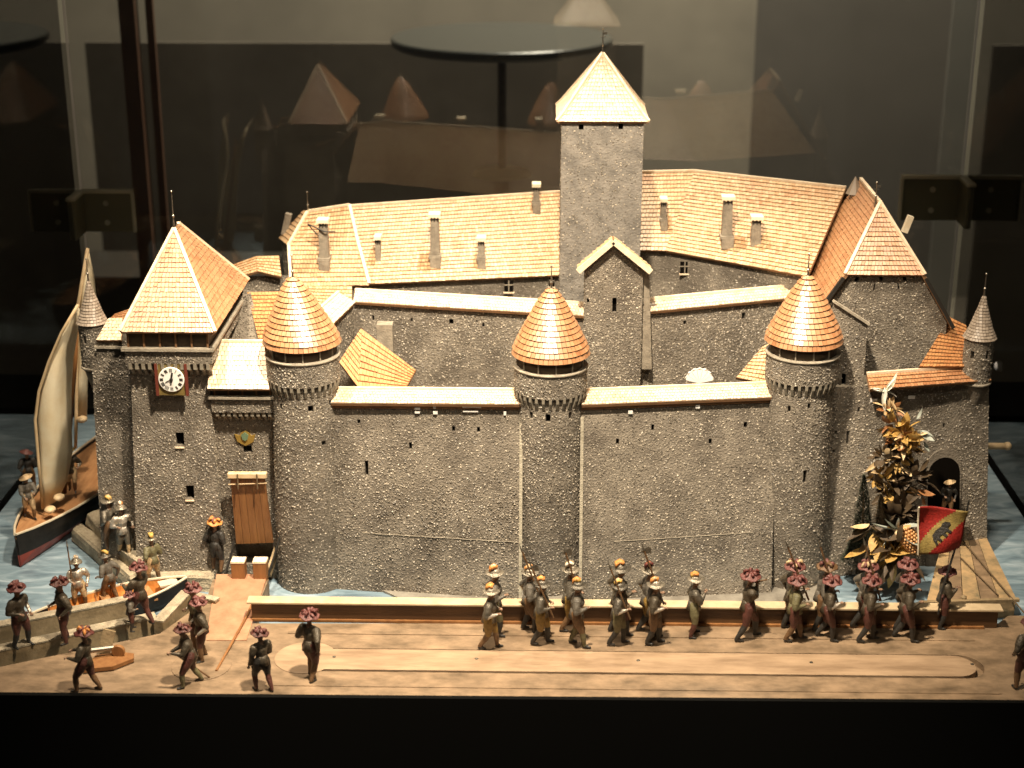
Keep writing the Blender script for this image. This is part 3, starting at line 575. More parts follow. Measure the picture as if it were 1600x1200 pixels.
def corner_turret(pxc, y, dz, r, lab, tip, ybase, tmat):
    c = Py(pxc, ybase, y); cx = c.x; zb = c.z
    t = thing('corner_turret', lab, 'turret', (cx, y, zb), group='small corner turrets with pointed roofs')
    body_h = .78; z1 = zb; z0 = z1-body_h
    f = Cyl(cx, y, r, r, z0, z1, -1.9, 1.9); f.nu = 14; g_ = Cyl(cx, y, r, r, z0, z1, 1.9, 2*math.pi-1.9)
    walls(t, [(f, [(pxc-12, ybase+28, 6, 14), (pxc+12, ybase+28, 6, 14)], True), (g_, (), False)], dens=800)
    b = MB(); b.lathe([(.03, -.55), (r*.45, -.38), (r*.75, -.15), (r*.8, -.1), (r*1.0, 0)], 20, (cx, y, z0)); b.build('corbelled_base', M['stone'], t, smooth=True)
    b = MB(); b.lathe([(r*.98, -.02), (r*1.1, 0), (r*1.1, .03), (r*.9, .035)], 24, (cx, y, z0+.0)); b.build('ledge', M['ledge'], t, smooth=True)
    prof = [(r*1.12, z1), (r*.8, z1+.16), (r*.4, z1+.45), (.02, z1+.72)]
    b = MB(); b.lathe([(.05, z1-.01)]+[(a-.006, z-.01) for a, z in prof], 24, (cx, y, 0)); rr = b.build('roof', M['underlay'], t)
    k = MB(); cone_tiles(k, cx, y, prof, row=.05, tw=.05, th=.012); k.build('roof_tiles', M[tmat], rr, kind='stuff'); finial(t, V(cx, y, z1+.7), .38)
corner_turret(1531, 2.35, 0, .235, 'small round turret hanging on the right end corner of the castle', 470, 527, 'tile_grey')
corner_turret(144, 2.35, 0, .225, 'small round turret hanging on the left end corner above the sailing boat', 430, 503, 'tile_grey')

# ------------------------------------------------------------------ gate tower with the clock
def corbel_row(t, a, b, n, size=(.055, .12, .16), m='corbel'):
    c0 = None
    for i in range(n):
        q = a+(b-a)*((i+.5)/n)
        if c0 is None:
            w, d, h = size; mm = MB(); mm.prism([V(-w/2, -d, h/2), V(-w/2, 0, h/2), V(-w/2, 0, -h/2), V(-w/2, -d*.35, -h*.1), V(-w/2, -d, h*.15)], V(w, 0, 0)); c0 = mm.build('corbel', M[m], t, local=True); c0.location = q-Vector(t.location)
        else: dup(c0, t, q)
def gate_tower():
    yf = 1.0; xl = Py(207, 600, yf).x; xr = Py(327, 600, yf).x; zt = 3.55; yb = 3.55
    t = thing('gate_tower', 'square gate tower carrying the clock under a steep tiled pyramid roof', 'tower', ((xl+xr)/2, 2.2, ZW))
    q = Quad(V(xl-.16, yf-.16, ZW), V(xr+.05, yf-.16, ZW), V(xr, yf, zt), V(xl, yf, zt))
    ql = Quad(V(xl-.42, yb, ZW), V(xl-.16, yf-.16, ZW), V(xl, yf, zt), V(xl-.2, yb, zt))
    qr = Quad(V(xr+.05, yf-.16, ZW), V(xr+.05, yb, ZW), V(xr, yb, zt), V(xr, yf, zt))
    qb = Quad(V(xr, yb, ZW), V(xl-.4, yb, ZW), V(xl-.2, yb, zt), V(xr, yb, zt))
    walls(t, [(q, [(281, 686, 14, 22), (297, 769, 13, 23)], True), (ql, (), True), (qr, (), True), (qb, (), False)], dens=600)
    for (x, y) in ((281, 699), (297, 782)):
        p = Vector(q.S(*q.hit(x, y))[0]); m = MB(); m.box(p+V(0, -.01, .0), (.14, .03, .022)); m.build('window_sill', M['cap'], t)
    # overhanging parapet
    a = Py(194, 545, yf-.2).x; c = Py(330, 545, yf-.2).x; z0 = 3.60; z1 = 3.82; y0 = yf-.2
    q1 = Quad(V(a, y0, z0), V(c, y0, z0), V(c, y0, z1), V(a, y0, z1)); q2 = Quad(V(c, y0, z0), V(c, yb, z0), V(c, yb, z1), V(c, y0, z1)); q3 = Quad(V(a, yb, z0), V(a, y0, z0), V(a, y0, z1), V(a, yb, z1))
    w = walls(t, [(q1, (), True), (q2, (), True), (q3, (), True)], name='parapet')
    m = MB(); m.box(((a+c)/2, (y0+yb)/2, z0), (c-a-.01, yb-y0-.01, .02)); m.build('parapet_floor', M['stone'], t)
    m = MB(); m.box(((a+c)/2, y0, z1+.02), (c-a+.08, .1, .045)); m.box((c, (y0+yb)/2, z1+.02), (.09, yb-y0, .045)); m.build('ledge', M['ledge'], t)
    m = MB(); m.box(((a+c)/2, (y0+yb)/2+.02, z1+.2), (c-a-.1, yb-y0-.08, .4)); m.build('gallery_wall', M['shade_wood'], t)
    p0 = None
    for i in range(6):
        k = V(a+.06+(c-a-.12)*i/5, y0+.04, z1+.16)
        if p0 is None: m = MB(); m.box((0, 0, 0), (.028, .025, .28)); p0 = m.build('gallery_post', M['underlay'], t, local=True); p0.location = k-Vector(t.location)
        else: dup(p0, t, k)
    corbel_row(t, V(a+.02, yf-.0, z0-.13), V(c-.02, yf-.0, z0-.13), 13, (.05, .21, .26))
    # roof
    e = V(0, 0, 0); A = Py(188, 519, y0-.08); B = V(Py(336, 519, y0-.08).x, y0-.08, A.z); Cb = V(B.x, yb+.1, A.z); Db = V(A.x, yb+.1, A.z)
    apx = Py(272, 358, 2.1); ap2 = apx+V(0, .35, 0)
    r = roof(t, [(A, B, apx, apx), (B, Cb, ap2, apx), (Cb, Db, ap2, ap2), (Db, A, apx, ap2)], M['tile_front'], caps=[(A, apx), (B, apx), (Cb, ap2), (Db, ap2)], row=.088, lap=1)
    finial(t, apx, .62)
    # low wing roof at the left shoulder
    A = Py(150, 532, 1.5); B = V(Py(190, 532, 1.5).x, 1.5, A.z); C_ = Py(192, 497, 1.9); D = Py(170, 497, 1.9); roof(t, [(A, B, C_, D)], M['tile_pale'], row=.06)
    A = Py(166, 505, 2.3); B = Py(196, 512, 2.0); C_ = Py(215, 478, 2.6); D = Py(180, 490, 2.6); roof(t, [(A, B, C_, D)], M['tile_front'], row=.06)
    a = Py(150, 545, 1.55).x; c = Py(200, 545, 1.55).x; q = Quad(V(a, 1.55, 3.35), V(c, 1.55, 3.35), V(c, 1.55, 3.72), V(a, 1.55, 3.72)); q2 = Quad(V(a, 2.4, 3.35), V(a, 1.55, 3.35), V(a, 1.55, 3.72), V(a, 2.4, 3.72))
    walls(t, [(q, (), True), (q2, (), True)], name='wing_parapet'); corbel_row(t, V(a, 1.66, 3.27), V(c, 1.66, 3.27), 5, (.05, .12, .18))
    m = MB(); m.box(((a+c)/2, 1.54, 3.62), (c-a+.04, .06, .04)); m.build('ledge', M['ledge'], t)
    # wing body
    a0 = Py(160, 660, 2.3); a0 = Py(160, 660, 1.4); q = Quad(V(a0.x-.2, 1.28, ZW), V(xl+.1, 1.1, ZW), V(xl+.1, 1.25, 3.5), V(a0.x-.08, 1.42, 3.5)); q2 = Quad(V(a0.x-.2, 4, ZW), V(a0.x-.2, 1.28, ZW), V(a0.x-.08, 1.42, 3.5), V(a0.x-.08, 4, 3.5)); walls(t, [(q, (), True), (q2, (), True)], name='wing_wall')
    return q
gate_tower()
def clock():
    y = .84; c = Py(269, 591, y); t = thing('tower_clock', 'square tower clock with a round white dial in a red and ochre frame', 'clock', c)
    R_ = Matrix.Rotation(math.radians(3), 3, 'X'); s = .255
    m = MB(); m.box(c+V(0, -.01, 0), (.5, .05, .56)); m.build('frame', M['clock_gold'], t, bevel=.008)
    for sx in (-1, 1): m = MB(); m.box(c+V(sx*.235, -.04, -.01), (.045, .04, .53)); m.build('frame_strip', M['clock_red'], t)
    d = c+V(0, -.05, .0); R9 = Matrix.Rotation(math.pi/2, 3, 'X')
    m = MB(); m.lathe([(.205, 0), (.205, .012), (.2, .016), (.01, .016)], 40, d, R=R9); m.build('dial', M['white'], t)
    m = MB(); 
    for i in range(12):                       # roman numerals as small strokes
        a = math.pi/2-2*math.pi*i/12; n = (3, 1, 2, 3, 3, 2, 3, 4, 4, 3, 2, 3)[i]
        for k in range(n):
            o = (k-(n-1)/2)*.017; e = V(math.cos(a), 0, math.sin(a)); s_ = V(-math.sin(a), 0, math.cos(a)); p = d+V(0, -.019, 0)+e*.155+s_*o
            m.beam(p-e*.028, p+e*.028, .009, .003, up=(0, -1, 0))
    m.build('numerals', M['ink'], t)
    for (a, l, w, nm) in ((math.radians(78), .12, .03, 'clock_hand'), (math.radians(-95), .08, .022, 'clock_hand'), (math.radians(205), .1, .016, 'clock_hand')):
        m = MB(); p = d+V(0, -.026, 0); m.beam(p, p+V(math.cos(a), 0, math.sin(a))*l, w, .006, up=(0, -1, 0)); m.build(nm, M['ink'], t)
    m = MB(); m.lathe([(.028, 0), (.028, .034), (.005, .038)], 14, d, R=R9); m.build('hub', M['ink'], t)
clock()
def gatehouse():
    yf = 1.12; xl = Py(328, 700, yf).x; xr = Py(432, 700, yf).x
    t = thing('gatehouse', 'gatehouse with a pale tiled lean roof between clock tower and left round tower', 'gatehouse', ((xl+xr)/2, 1.6, ZW))
    q = Quad(V(xl, yf, ZW), V(xr, yf, ZW), V(xr, yf, 2.85), V(xl, yf, 2.85))
    walls(t, [(q, [(387, 702, 14, 12), (398, 862, 62, 46)], True)], depth=.4)
    a = Py(331, 640, .93).x; c = Py(428, 640, .93).x; y0 = .93
    q1 = Quad(V(a, y0, 2.74), V(c, y0, 2.74), V(c, y0, 2.98), V(a, y0, 2.98)); q2 = Quad(V(a, yf, 2.74), V(a, y0, 2.74), V(a, y0, 2.98), V(a, yf, 2.98)); walls(t, [(q1, (), True), (q2, (), True)], name='parapet')
    m = MB(); m.box(((a+c)/2, y0+.1, 2.75), (c-a-.01, .2, .02)); m.build('parapet_floor', M['stone'], t)
    m = MB(); m.box(((a+c)/2, y0-.01, 3.0), (c-a+.06, .09, .04)); m.build('ledge', M['ledge'], t)
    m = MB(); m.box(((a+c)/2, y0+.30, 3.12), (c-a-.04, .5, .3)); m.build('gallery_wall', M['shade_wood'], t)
    p0 = None
    for i in range(5):
        k = V(a+.05+(c-a-.1)*i/4, y0+.05, 3.12)
        if p0 is None: m = MB(); m.box((0, 0, 0), (.025, .025, .24)); p0 = m.build('gallery_post', M['underlay'], t, local=True); p0.location = k-Vector(t.location)
        else: dup(p0, t, k)
    corbel_row(t, V(a+.03, yf-.01, 2.64), V(c-.03, yf-.01, 2.64), 10, (.05, .16, .18))
    A = Py(324, 608, .82); B = V(Py(421, 608, .82).x, .82, A.z); D = Py(331, 534, 1.5); C_ = V(Py(413, 534, 1.5).x, 1.5, D.z)
    roof(t, [(A, B, C_, D)], M['tile_pale'], caps=[(D, C_)], row=.088, tw=.06)
    roof(t, [(C_+V(0, .6, -.5), D+V(0, .6, -.5), D+V(0, .02, 0), C_+V(0, .02, 0))], M['tile_red'])
    # painted crest: gold eagle shape with a green shield
    p = Py(383, 684, yf-.03); m = MB()
    pr = [(-.17, .06), (-.1, .03), (-.06, .09), (0, .12), (.06, .09), (.1, .03), (.17, .06), (.13, -.07), (.06, -.11), (0, -.14), (-.06, -.11), (-.13, -.07)]
    m.prism([p+V(x, 0, z) for x, z in pr], V(0, .03, 0)); cr = m.build('crest', M['gold'], t)
    m = MB(); m.prism([p+V(x, -.004, z) for x, z in ((-.06, .05), (0, .10), (.06, .05), (.04, -.02), (0, -.05), (-.04, -.02))], V(0, -.02, 0)); m.build('shield', M['green'], t)
gatehouse()
def drawbridge():
    top = [Py(359, 742, .86), Py(413, 742, .86)]; bot = [Py(369, 850, 1.0), Py(427, 848, 1.0)]
    t = thing('drawbridge', 'raised brown wooden drawbridge with a pale top beam', 'drawbridge', (top[0]+top[1])/2*0+V(bot[0].x, 1.0, 0))
    n = 5
    for i in range(n):
        a0 = top[0]+(top[1]-top[0])*((i+.02)/n); a1 = top[0]+(top[1]-top[0])*((i+.98)/n); b0 = bot[0]+(bot[1]-bot[0])*((i+.02)/n); b1 = bot[0]+(bot[1]-bot[0])*((i+.98)/n)
        m = MB(); m.prism([b0, b1, a1, a0], V(0, .05+.006*(i % 2), 0)); m.build('plank', M['brown'], t)
    m = MB(); a, b_ = Py(358, 744, .82), Py(415, 744, .82); m.beam(a-V(.02, 0, -.02), b_+V(.02, 0, .02), .1, .09); m.build('top_beam', M['lightwood'], t, bevel=.01)
    for k in (.25, .78):
        q = a+(b_-a)*k; m = MB(); m.beam(q+V(0, -.055, .06), q+V(0, -.055, -.2), .02, .02); m.build('strap', M['rope'], t)
    m = MB(); a, b_ = Py(357, 757, .82), Py(417, 755, .82); m.tube([a, b_], .012, 6); m.build('bar', M['lightwood'], t)
drawbridge()

# ------------------------------------------------------------------ inner walls, keep, halls
def inner(pts, lab, holes, yb):
    """pts: coping front edge pixel + y, left to right"""
    (x0, p0, y0), (x1, p1, y1) = pts; A = Py(x0, p0, y0); B = Py(x1, p1, y1); z = (A.z+B.z)/2; A.z = B.z = z
    t = thing('inner_wall', lab, 'wall', ((A.x+B.x)/2, (y0+y1)/2, 0), group='inner courtyard walls')
    q = Quad(V(A.x, A.y+.08, 0), V(B.x, B.y+.08, 0), V(B.x, B.y+.08, z), V(A.x, A.y+.08, z)); d = V(0, .4, 0)
    q2 = Quad(V(B.x, B.y+.4, 0), V(A.x, A.y+.4, 0), V(A.x, A.y+.4, z), V(B.x, B.y+.4, z))
    walls(t, [(q, holes, True), (q2, (), False)], dens=700)
    coping(t, A, B, B+V(0, .34, .11), A+V(0, .34, .11), M['tile_pale'], capw=.06)
    return A, B
IL = inner([(552, 473, 3.74), (917, 493, 3.02)], 'left inner courtyard wall with bright coping, left of the gabled tower', [(583, 497, 4, 10), (643, 500, 4, 7), (705, 503, 8, 10), (755, 508, 4, 8), (745, 502, 3, 4)], 4.1)
IR = inner([(1000, 489, 3.02), (1243, 465, 3.95)], 'right inner courtyard wall with bright coping, right of the gabled tower', [(1070, 504, 6, 7), (1162, 494, 7, 12)], 4.2)
# diagonal wall at the left end, running towards the viewer
def diag():
    A = IL[0]+V(0, 0, 0); z = A.z; F = Pz(500, 520, z)
    t = thing('inner_wall', 'short diagonal inner wall running forward behind the left round tower', 'wall', (F.x, F.y, 0), group='inner courtyard walls')
    q = Quad(V(F.x, F.y, 0), V(A.x, A.y, 0), V(A.x, A.y, z), V(F.x, F.y, z)); walls(t, [(q, (), True)], dens=600)
    w = V(-.28, .22, .10); coping(t, F+V(.06, -.04, 0), A+V(.04, -.02, 0), A+w, F+w, M['tile_pale'], capw=.05)
diag()
def gabled_tower():
    y = 2.88; L = Py(913, 500, y).x; R_ = Py(1003, 500, y).x; ze = Py(915, 415, y).z; pk = Py(958, 378, y)
    t = thing('gabled_tower', 'narrow gabled stair tower with a slit window in front of the keep', 'tower', ((L+R_)/2, y, 0))
    q = Quad(V(L, y, 1), V(R_, y, 1), V(R_, y, ze), V(L, y, ze)); qr = Quad(V(R_, y, 1), V(R_, 3.3, 1), V(R_, 3.3, ze), V(R_, y, ze)); ql = Quad(V(L, 3.3, 1), V(L, y, 1), V(L, y, ze), V(L, 3.3, ze))
    mid = V(pk.x, y, pk.z); g1 = Quad(V(L, y, ze), V(pk.x, y, ze), mid, V(L, y, ze+.01)); g2 = Quad(V(pk.x, y, ze), V(R_, y, ze), V(R_, y, ze+.01), mid)
    walls(t, [(q, [(960, 477, 7, 26), (919, 470, 4, 8)], True), (qr, (), True), (ql, (), True), (g1, (), True), (g2, (), True)], dens=900)
    yb = 3.10; o = .10; pz = mid+V(0, -o, .05)
    k = (pk.z-ze)/(pk.x-L); ov = .12
    eL = V(L-ov, y-o, ze-ov*k+.05); eR = V(R_+ov, y-o, ze-ov*k+.05); bL = V(eL.x, yb, eL.z); bR = V(eR.x, yb, eR.z); bp = V(pz.x, yb, pz.z)
    roof(t, [(bL, eL, pz, bp), (eR, bR, bp, pz)], M['tile'], slab=.06)
    for e in (eL, eR): m = MB(); m.beam(e+V(0, -.02, -.01), pz+V(0, -.02, -.01), .05, .09); m.build('barge_board', M['cap'], t)
    # pale buttress on the right
    m = MB(); a = R_+.02; m.prism([V(a, y+.1, 2.8), V(a+.18, y+.1, 2.8), V(a+.08, y+.1, ze-.1), V(a, y+.1, ze-.1)], V(0, .5, 0)); m.build('buttress', M['chimney'], t)
gabled_tower()
def keep():
    y = 4.0; a = Py(876, 330, y); b_ = Py(1002, 330, y); x0, x1 = a.x, b_.x; w = x1-x0; yb = y+w; zt = Py(940, 190, y).z
    t = thing('keep', 'tall square stone keep with a steep pyramid roof, tallest part of the castle', 'tower', ((x0+x1)/2, (y+yb)/2, 0))
    q = Quad(V(x0, y, 1), V(x1, y, 1), V(x1, y, zt), V(x0, y, zt))
    walls(t, [(q, [(908, 199, 8, 10), (970, 198, 8, 10)], True), (Quad(V(x1, y, 1), V(x1, yb, 1), V(x1, yb, zt), V(x1, y, zt)), (), True), (Quad(V(x0, yb, 1), V(x0, y, 1), V(x0, y, zt), V(x0, yb, zt)), (), True), (Quad(V(x1, yb, 1), V(x0, yb, 1), V(x0, yb, zt), V(x1, yb, zt)), (), True)], smat='keepstone', dens=230)
    o = .08; A = V(x0-o, y-o, zt+.01); B = V(x1+o, y-o, zt+.01); C_ = V(x1+o, yb+o, zt+.01); D = V(x0-o, yb+o, zt+.01); ap = V((x0+x1)/2, (y+yb)/2, Py(938, 84, (y+yb)/2).z)
    # steep upper part, flared foot
    k = .12; rise = .10
    def mixp(p): return p+(V(ap.x, ap.y, p.z)-p)*k+V(0, 0, rise)
    m4 = [mixp(p) for p in (A, B, C_, D)]; bs = [A, B, C_, D]
    qs = [(bs[i], bs[(i+1) % 4], m4[(i+1) % 4], m4[i]) for i in range(4)]+[(m4[i], m4[(i+1) % 4], ap, ap) for i in range(4)]
    roof(t, qs, M['tile_pale'], caps=[(m4[i], ap) for i in range(4)]+[(bs[i], m4[i]) for i in range(4)], row=.075, capw=.05); finial(t, ap, .42, True)
keep()
def chimney(r, p, w, h, lab=None, cap=True, base=True):
    """stack standing on a roof slope at the point p; cowl with dark openings"""
    m = MB(); m.box(p+V(0, 0, h/2-.15), (w, w*.9, h+.3)); c = m.build('chimney', M['chimney'], r)
    return c
def stack(t, px, py_top, py_bot, wpx, y, zb=None):
    lo = Py(px, py_bot, y); hi = Py(px, py_top, y); w = wpx*.0112; h = hi.z-lo.z; c = V(lo.x, y, 0)
    m = MB(); m.box(V(lo.x, y+.05, (hi.z-.1+lo.z-.25)/2), (w, .22, hi.z-.1-(lo.z-.25)), taper=.8); m.build('chimney', M['chimney'], t)
    if h > .45: m = MB(); m.box(V(lo.x, y+.03, lo.z+.1), (w*1.2, .3, .05)); m.box(V(lo.x+.01, y-.02, lo.z+.0), (w*1.05, .24, .2)); m.build('chimney_base', M['chimney'], t)
    for k in (-.32, 0, .32): m = MB(); m.box(V(lo.x+k*w, y+.05, hi.z-.07), (.022, .2, .09)); m.build('cowl_pier', M['ink'], t)
    m = MB(); m.box(V(lo.x, y+.05, hi.z), (w*1.15, .27, .06)); m.build('chimney_cap', M['cream'], t)
def hall(name, lab, eaves, ridges, wall_z0, holes=(), hip=None, group=None, inset=.12, tmat='tile', back=True):
    """eaves and ridges: points left to right"""
    t = thing(name, lab, 'hall', ((eaves[0].x+eaves[-1].x)/2, (ridges[0].y+ridges[-1].y)/2, wall_z0), group=group)
    qs = [(eaves[i], eaves[i+1], ridges[i+1], ridges[i]) for i in range(len(eaves)-1)]
    bk = []
    if back:
        be = [V(2*r.x-e.x, 2*r.y-e.y, e.z) for e, r in zip(eaves, ridges)]
        bk = [(be[i+1], be[i], ridges[i], ridges[i+1]) for i in range(len(eaves)-1)]
    roof(t, qs+bk, M[tmat], caps=[(ridges[i], ridges[i+1]) for i in range(len(ridges)-1)], row=.09, tw=.062)
    sides = []
    for i in range(len(eaves)-1):
        a, b_ = eaves[i], eaves[i+1]; d = V(0, inset, 0)
        sides.append((Quad(V(a.x, a.y, wall_z0)+d, V(b_.x, b_.y, wall_z0)+d, b_+d, a+d), holes if i == 0 or len(eaves) > 2 else holes, True))
        if back: c, e = be[i+1]-d, be[i]-d; sides.append((Quad(V(c.x, c.y, wall_z0), V(e.x, e.y, wall_z0), e, c), (), False))
    walls(t, sides, dens=330); 
    return t
def window(t, px, py, y, w=.17, h=.22):
    p = Py(px, py, y); m = MB()
    m.box(p, (w, .02, h)); f = m.build('window', M['dark'], t)
    m = MB(); m.box(p+V(0, -.015, 0), (.018, .02, h)); m.box(p+V(0, -.017, h*.12), (w, .02, .016)); m.build('mullion', M['chimney'], f)
    m = MB(); m.box(p+V(0, -.01, -h/2-.012), (w+.03, .04, .024)); m.build('sill', M['cap'], f)
e0 = Py(575, 444, 5.35); e1 = Pz(882, 430, e0.z); r0 = Py(545, 323, 6.55); r1 = Pz(884, 300, r0.z)
H1 = hall('great_hall', 'long tiled hall roof with four chimneys, left of the keep', [e0, e1], [r0, r1], 1.0, ())
window(H1, 795, 447, e0.y+.3); window(H1, 862, 440, e1.y+.02, .1, .2); window(H1, 630, 452, e0.y+.1, .16, .06)
def slope_y(e, r, py, px):                    # y on the front slope for a pixel
    lo, hi = e.y, r.y
    for _ in range(30):
        m_ = (lo+hi)/2; p = Py(px, py, m_); zz = e.z+(r.z-e.z)*(m_-e.y)/(r.y-e.y)
        if p.z > zz: lo = m_
        else: hi = m_
    return (lo+hi)/2
for (px, pt, pb, w) in ((591, 371, 402, 10), (680, 336, 408, 17), (752, 373, 410, 13), (838, 289, 325, 13)):
    k = (px-575)/307; e = e0.lerp(e1, k); r = r0.lerp(r1, k); stack(H1, px, pt, pb, w, slope_y(e, r, pb, px))
# far left hall
A = Py(455, 448, 5.1); B = Py(577, 446, 5.3); A2 = Py(451, 384, 5.75); B2 = Py(560, 384, 5.9); R1_ = Py(481, 331, 6.45); R2_ = Py(546, 321, 6.5)
def left_hall():
    t = thing('corner_hall', 'tiled corner hall at the far left back with one tall braced chimney', 'hall', (A.x, 6, 1))
    bl = V(A2.x-.25, 7.3, A2.z-.1)
    W3 = Py(436, 372, 6.9)
    roof(t, [(A, B, B2, A2), (A2, B2, R2_, R1_), (W3, A2, R1_, R1_+V(-.1, .25, -.02)), (V(B.x, 7.9, A.z), V(A.x, 7.9, A.z), R1_, R2_)], M['tile'], caps=[(A, A2), (A2, R1_), (R1_, R2_), (B+V(0, 0, .02), B2+V(0, 0, .02)), (B2, R2_)], row=.09)
    q = Quad(V(W3.x+.06, 6.9, 1), V(A.x+.05, A.y+.1, 1), V(A2.x+.03, A2.y, A2.z-.03), V(W3.x+.06, 6.9, W3.z-.02)); q2 = Quad(V(A.x+.03, A.y+.1, 1), V(B.x, B.y+.1, 1), V(B.x, B.y+.1, B.z-.01), V(A.x+.03, A.y+.1, A.z-.01))
    q3 = Quad(V(B.x, 7.8, 1), V(A.x, 7.8, 1), V(A.x, 7.8, A.z), V(B.x, 7.8, A.z))
    walls(t, [(q, (), True), (q2, (), True), (q3, (), False)], dens=330)
    finial(t, R1_, .38); y = 5.55; stack(t, 507, 345, 412, 17, y)
    m = MB(); c = Py(507, 362, y-.1); m.tube([c+V(-.32, .1, .12), c, c+V(.2, 0, .0)], .014, 6); m.tube([c+V(-.32, .1, .12), c+V(-.12, .1, -.12)], .012, 6); m.build('brace', M['ink'], t)
    c = Py(448, 350, 6.8); m = MB(); m.box(c, (.12, .12, .42), Matrix.Rotation(.25, 3, 'Y')); m.build('chimney', M['chimney'], t)
left_hall()
# right hall, two bays bending towards the viewer
e = [Py(998, 391, 5.5)]; e.append(Pz(1040, 392, e[0].z)); e.append(Pz(1262, 432, e[0].z)); r = [Py(995, 270, 6.75)]; r.append(Pz(1085, 268, r[0].z)); r.append(Pz(1322, 294, r[0].z))
H2 = hall('residence_hall', 'tiled hall roof bending at one point, right of the keep, with three chimneys', e, r, 1.0, ())
window(H2, 1070, 418, 5.32, .17, .22)
for (px, pt, pb, w) in ((1036, 312, 350, 11), (1135, 309, 378, 18), (1181, 340, 376, 17)):
    k = (px-1040)/222; ee = e[1].lerp(e[2], max(k, 0)); rr = r[1].lerp(r[2], max(k, 0)); stack(H2, px, pt, pb, w, slope_y(ee, rr, pb, px))
# hall with the half-hipped gable
def gable_hall():
    y = 2.88; cx = Py(1380, 440, y).x; ze = Py(1380, 430, y).z; hw = .635; k = 1.57; z0 = 2.0; drop = .36; gl = hw+drop; zl = ze-k*drop; gr = hw+.48; zr = ze-k*.48
    t = thing('gable_hall', 'large gable wall building with half-hipped tiled roof at the right', 'hall', (cx, y+1.2, z0))
    P = [V(cx-gl, y, z0), V(cx+gr, y, z0), V(cx+gr, y, zr), V(cx+hw, y, ze), V(cx-hw, y, ze), V(cx-gl, y, zl)]
    lo = Quad(P[0], P[1], P[2], V(cx-gl, y, zr)); up = Quad(V(cx-gl, y, zr), P[2], P[3], P[4]); up2 = Quad(V(cx-gl, y, zr), V(cx-gl+.01, y, zr), P[4], P[5])
    sd = Quad(P[1], P[1]+V(0, 2.5, 0), P[2]+V(0, 2.5, 0), P[2]); sl = Quad(P[0]+V(0, 2.5, 0), P[0], P[5], P[5]+V(0, 2.5, 0))
    walls(t, [(up, [(1339, 437, 9, 10), (1377, 436, 8, 9), (1414, 436, 8, 9), (1366, 449, 3, 14), (1404, 448, 3, 14)], True), (lo, (), True), (up2, (), True), (sd, (), True), (sl, (), True)], dens=620)
    o = .1; zt = ze+k*hw; yr = y+.72; yb = 5.4
    hl = V(cx-hw-.02, y-o, ze+.03); hr = V(cx+hw+.02, y-o, ze+.03); ap = V(cx, yr, zt+.05); br = V(cx, yb, zt+.05)
    gL = V(cx-gl-.08, y-o, zl-.08); gR = V(cx+gr+.08, y-o, zr-.08)
    bl = V(gL.x, yb, gL.z); bm_ = V(hl.x, yb, hl.z); bR = V(gR.x, yb, gR.z); bh = V(hr.x, yb, hr.z)
    roof(t, [(hl, hr, ap, ap), (bm_, hl, ap, br), (bl, gL, hl, bm_), (hr, bh, br, ap), (gR, bR, bh, hr)], M['tile_front'], caps=[(hl, ap), (hr, ap), (ap, br)], row=.085, slab=.05)
    m = MB(); m.beam(hr+V(.02, .02, -.05), gR+V(.02, .02, -.05), .06, .06); m.build('verge_board', M['ink'], t)
    m = MB(); m.beam(hl+V(-.02, .02, -.05), gL+V(-.02, .02, -.05), .06, .06); m.build('verge_board', M['ink'], t)
    finial(t, ap+V(-.06, .1, -.03), .36, True)
    c = Py(1418, 350, 4.3); m = MB(); m.box(c, (.1, .1, .3), Matrix.Rotation(.3, 3, 'Y')); m.build('chimney', M['cream'], t)
    c = Py(1336, 290, 5.2); m = MB(); m.lathe([(.16, 0), (.01, .3)], 8, c+V(0, 0, -.14)); m.build('roof_vent', M['tile_grey'], t)
gable_hall()
def small_roof(name, lab, quad, wallq=None, tmat='tile', cat='shed', caps=(), row=.085):
    c = sum((Vector(p) for p in quad), V(0, 0, 0))/4; t = thing(name, lab, cat, (c.x, c.y, 0))
    roof(t, [quad], M[tmat], caps=caps, row=row)
    if wallq: walls(t, [(Quad(*w), (), True) for w in wallq], dens=400)
    return t
a, b_, c, d = Py(560, 606, 1.75), Py(634, 607, 1.75), Py(650, 578, 2.35), Py(566, 514, 3.0)
st = thing('courtyard_shed', 'brown tiled shed in the courtyard right of the left round tower', 'shed', (a.x, 2.2, 0)); z_ = Py(530, 566, 2.3)
roof(st, [(a, b_, c, d), (z_, a, d, d+V(-.02, 0, .01))], M['tile_red'], row=.1)
m = MB(); p = Py(602, 520, 3.15); m.box(p+V(0, 0, -.2), (.27, .22, .75)); m.build('chimney', M['chimney'], st)
walls(st, [(Quad(V(z_.x, 2.0, 1.5), V(c.x, 2.0, 1.5), V(c.x, 2.2, 2.4), V(z_.x, 2.2, 2.4)), (), True)])
a, b_, c, d = Py(1150, 590, 2.0), Py(1215, 604, 1.9), Py(1215, 530, 2.7), Py(1192, 541, 2.7)
small_roof('courtyard_shed', 'small orange tiled shed roof just left of the right round tower', (a, b_, c, d), [(V(a.x, 2.1, 1.5), V(b_.x, 2.1, 1.5), V(b_.x, 2.1, 2.5), V(a.x, 2.1, 2.5))])
a, b_, c, d = Py(1436, 573, 2.1), Py(1514, 573, 2.3), Py(1510, 508, 3.2), Py(1484, 495, 3.3)
small_roof('lean_to_roof', 'orange lean-to roof between the gable wall and the right corner turret', (a, b_, c, d), tmat='tile_red', cat='roof')
a, b_, c, d = Py(1180, 452, 4.6), Py(1262, 447, 4.4), Py(1262, 424, 4.6), Py(1230, 432, 4.8)
small_roof('covered_walkway', 'narrow orange tiled walkway roof behind the right inner wall', (a, b_, c, d), cat='walkway')
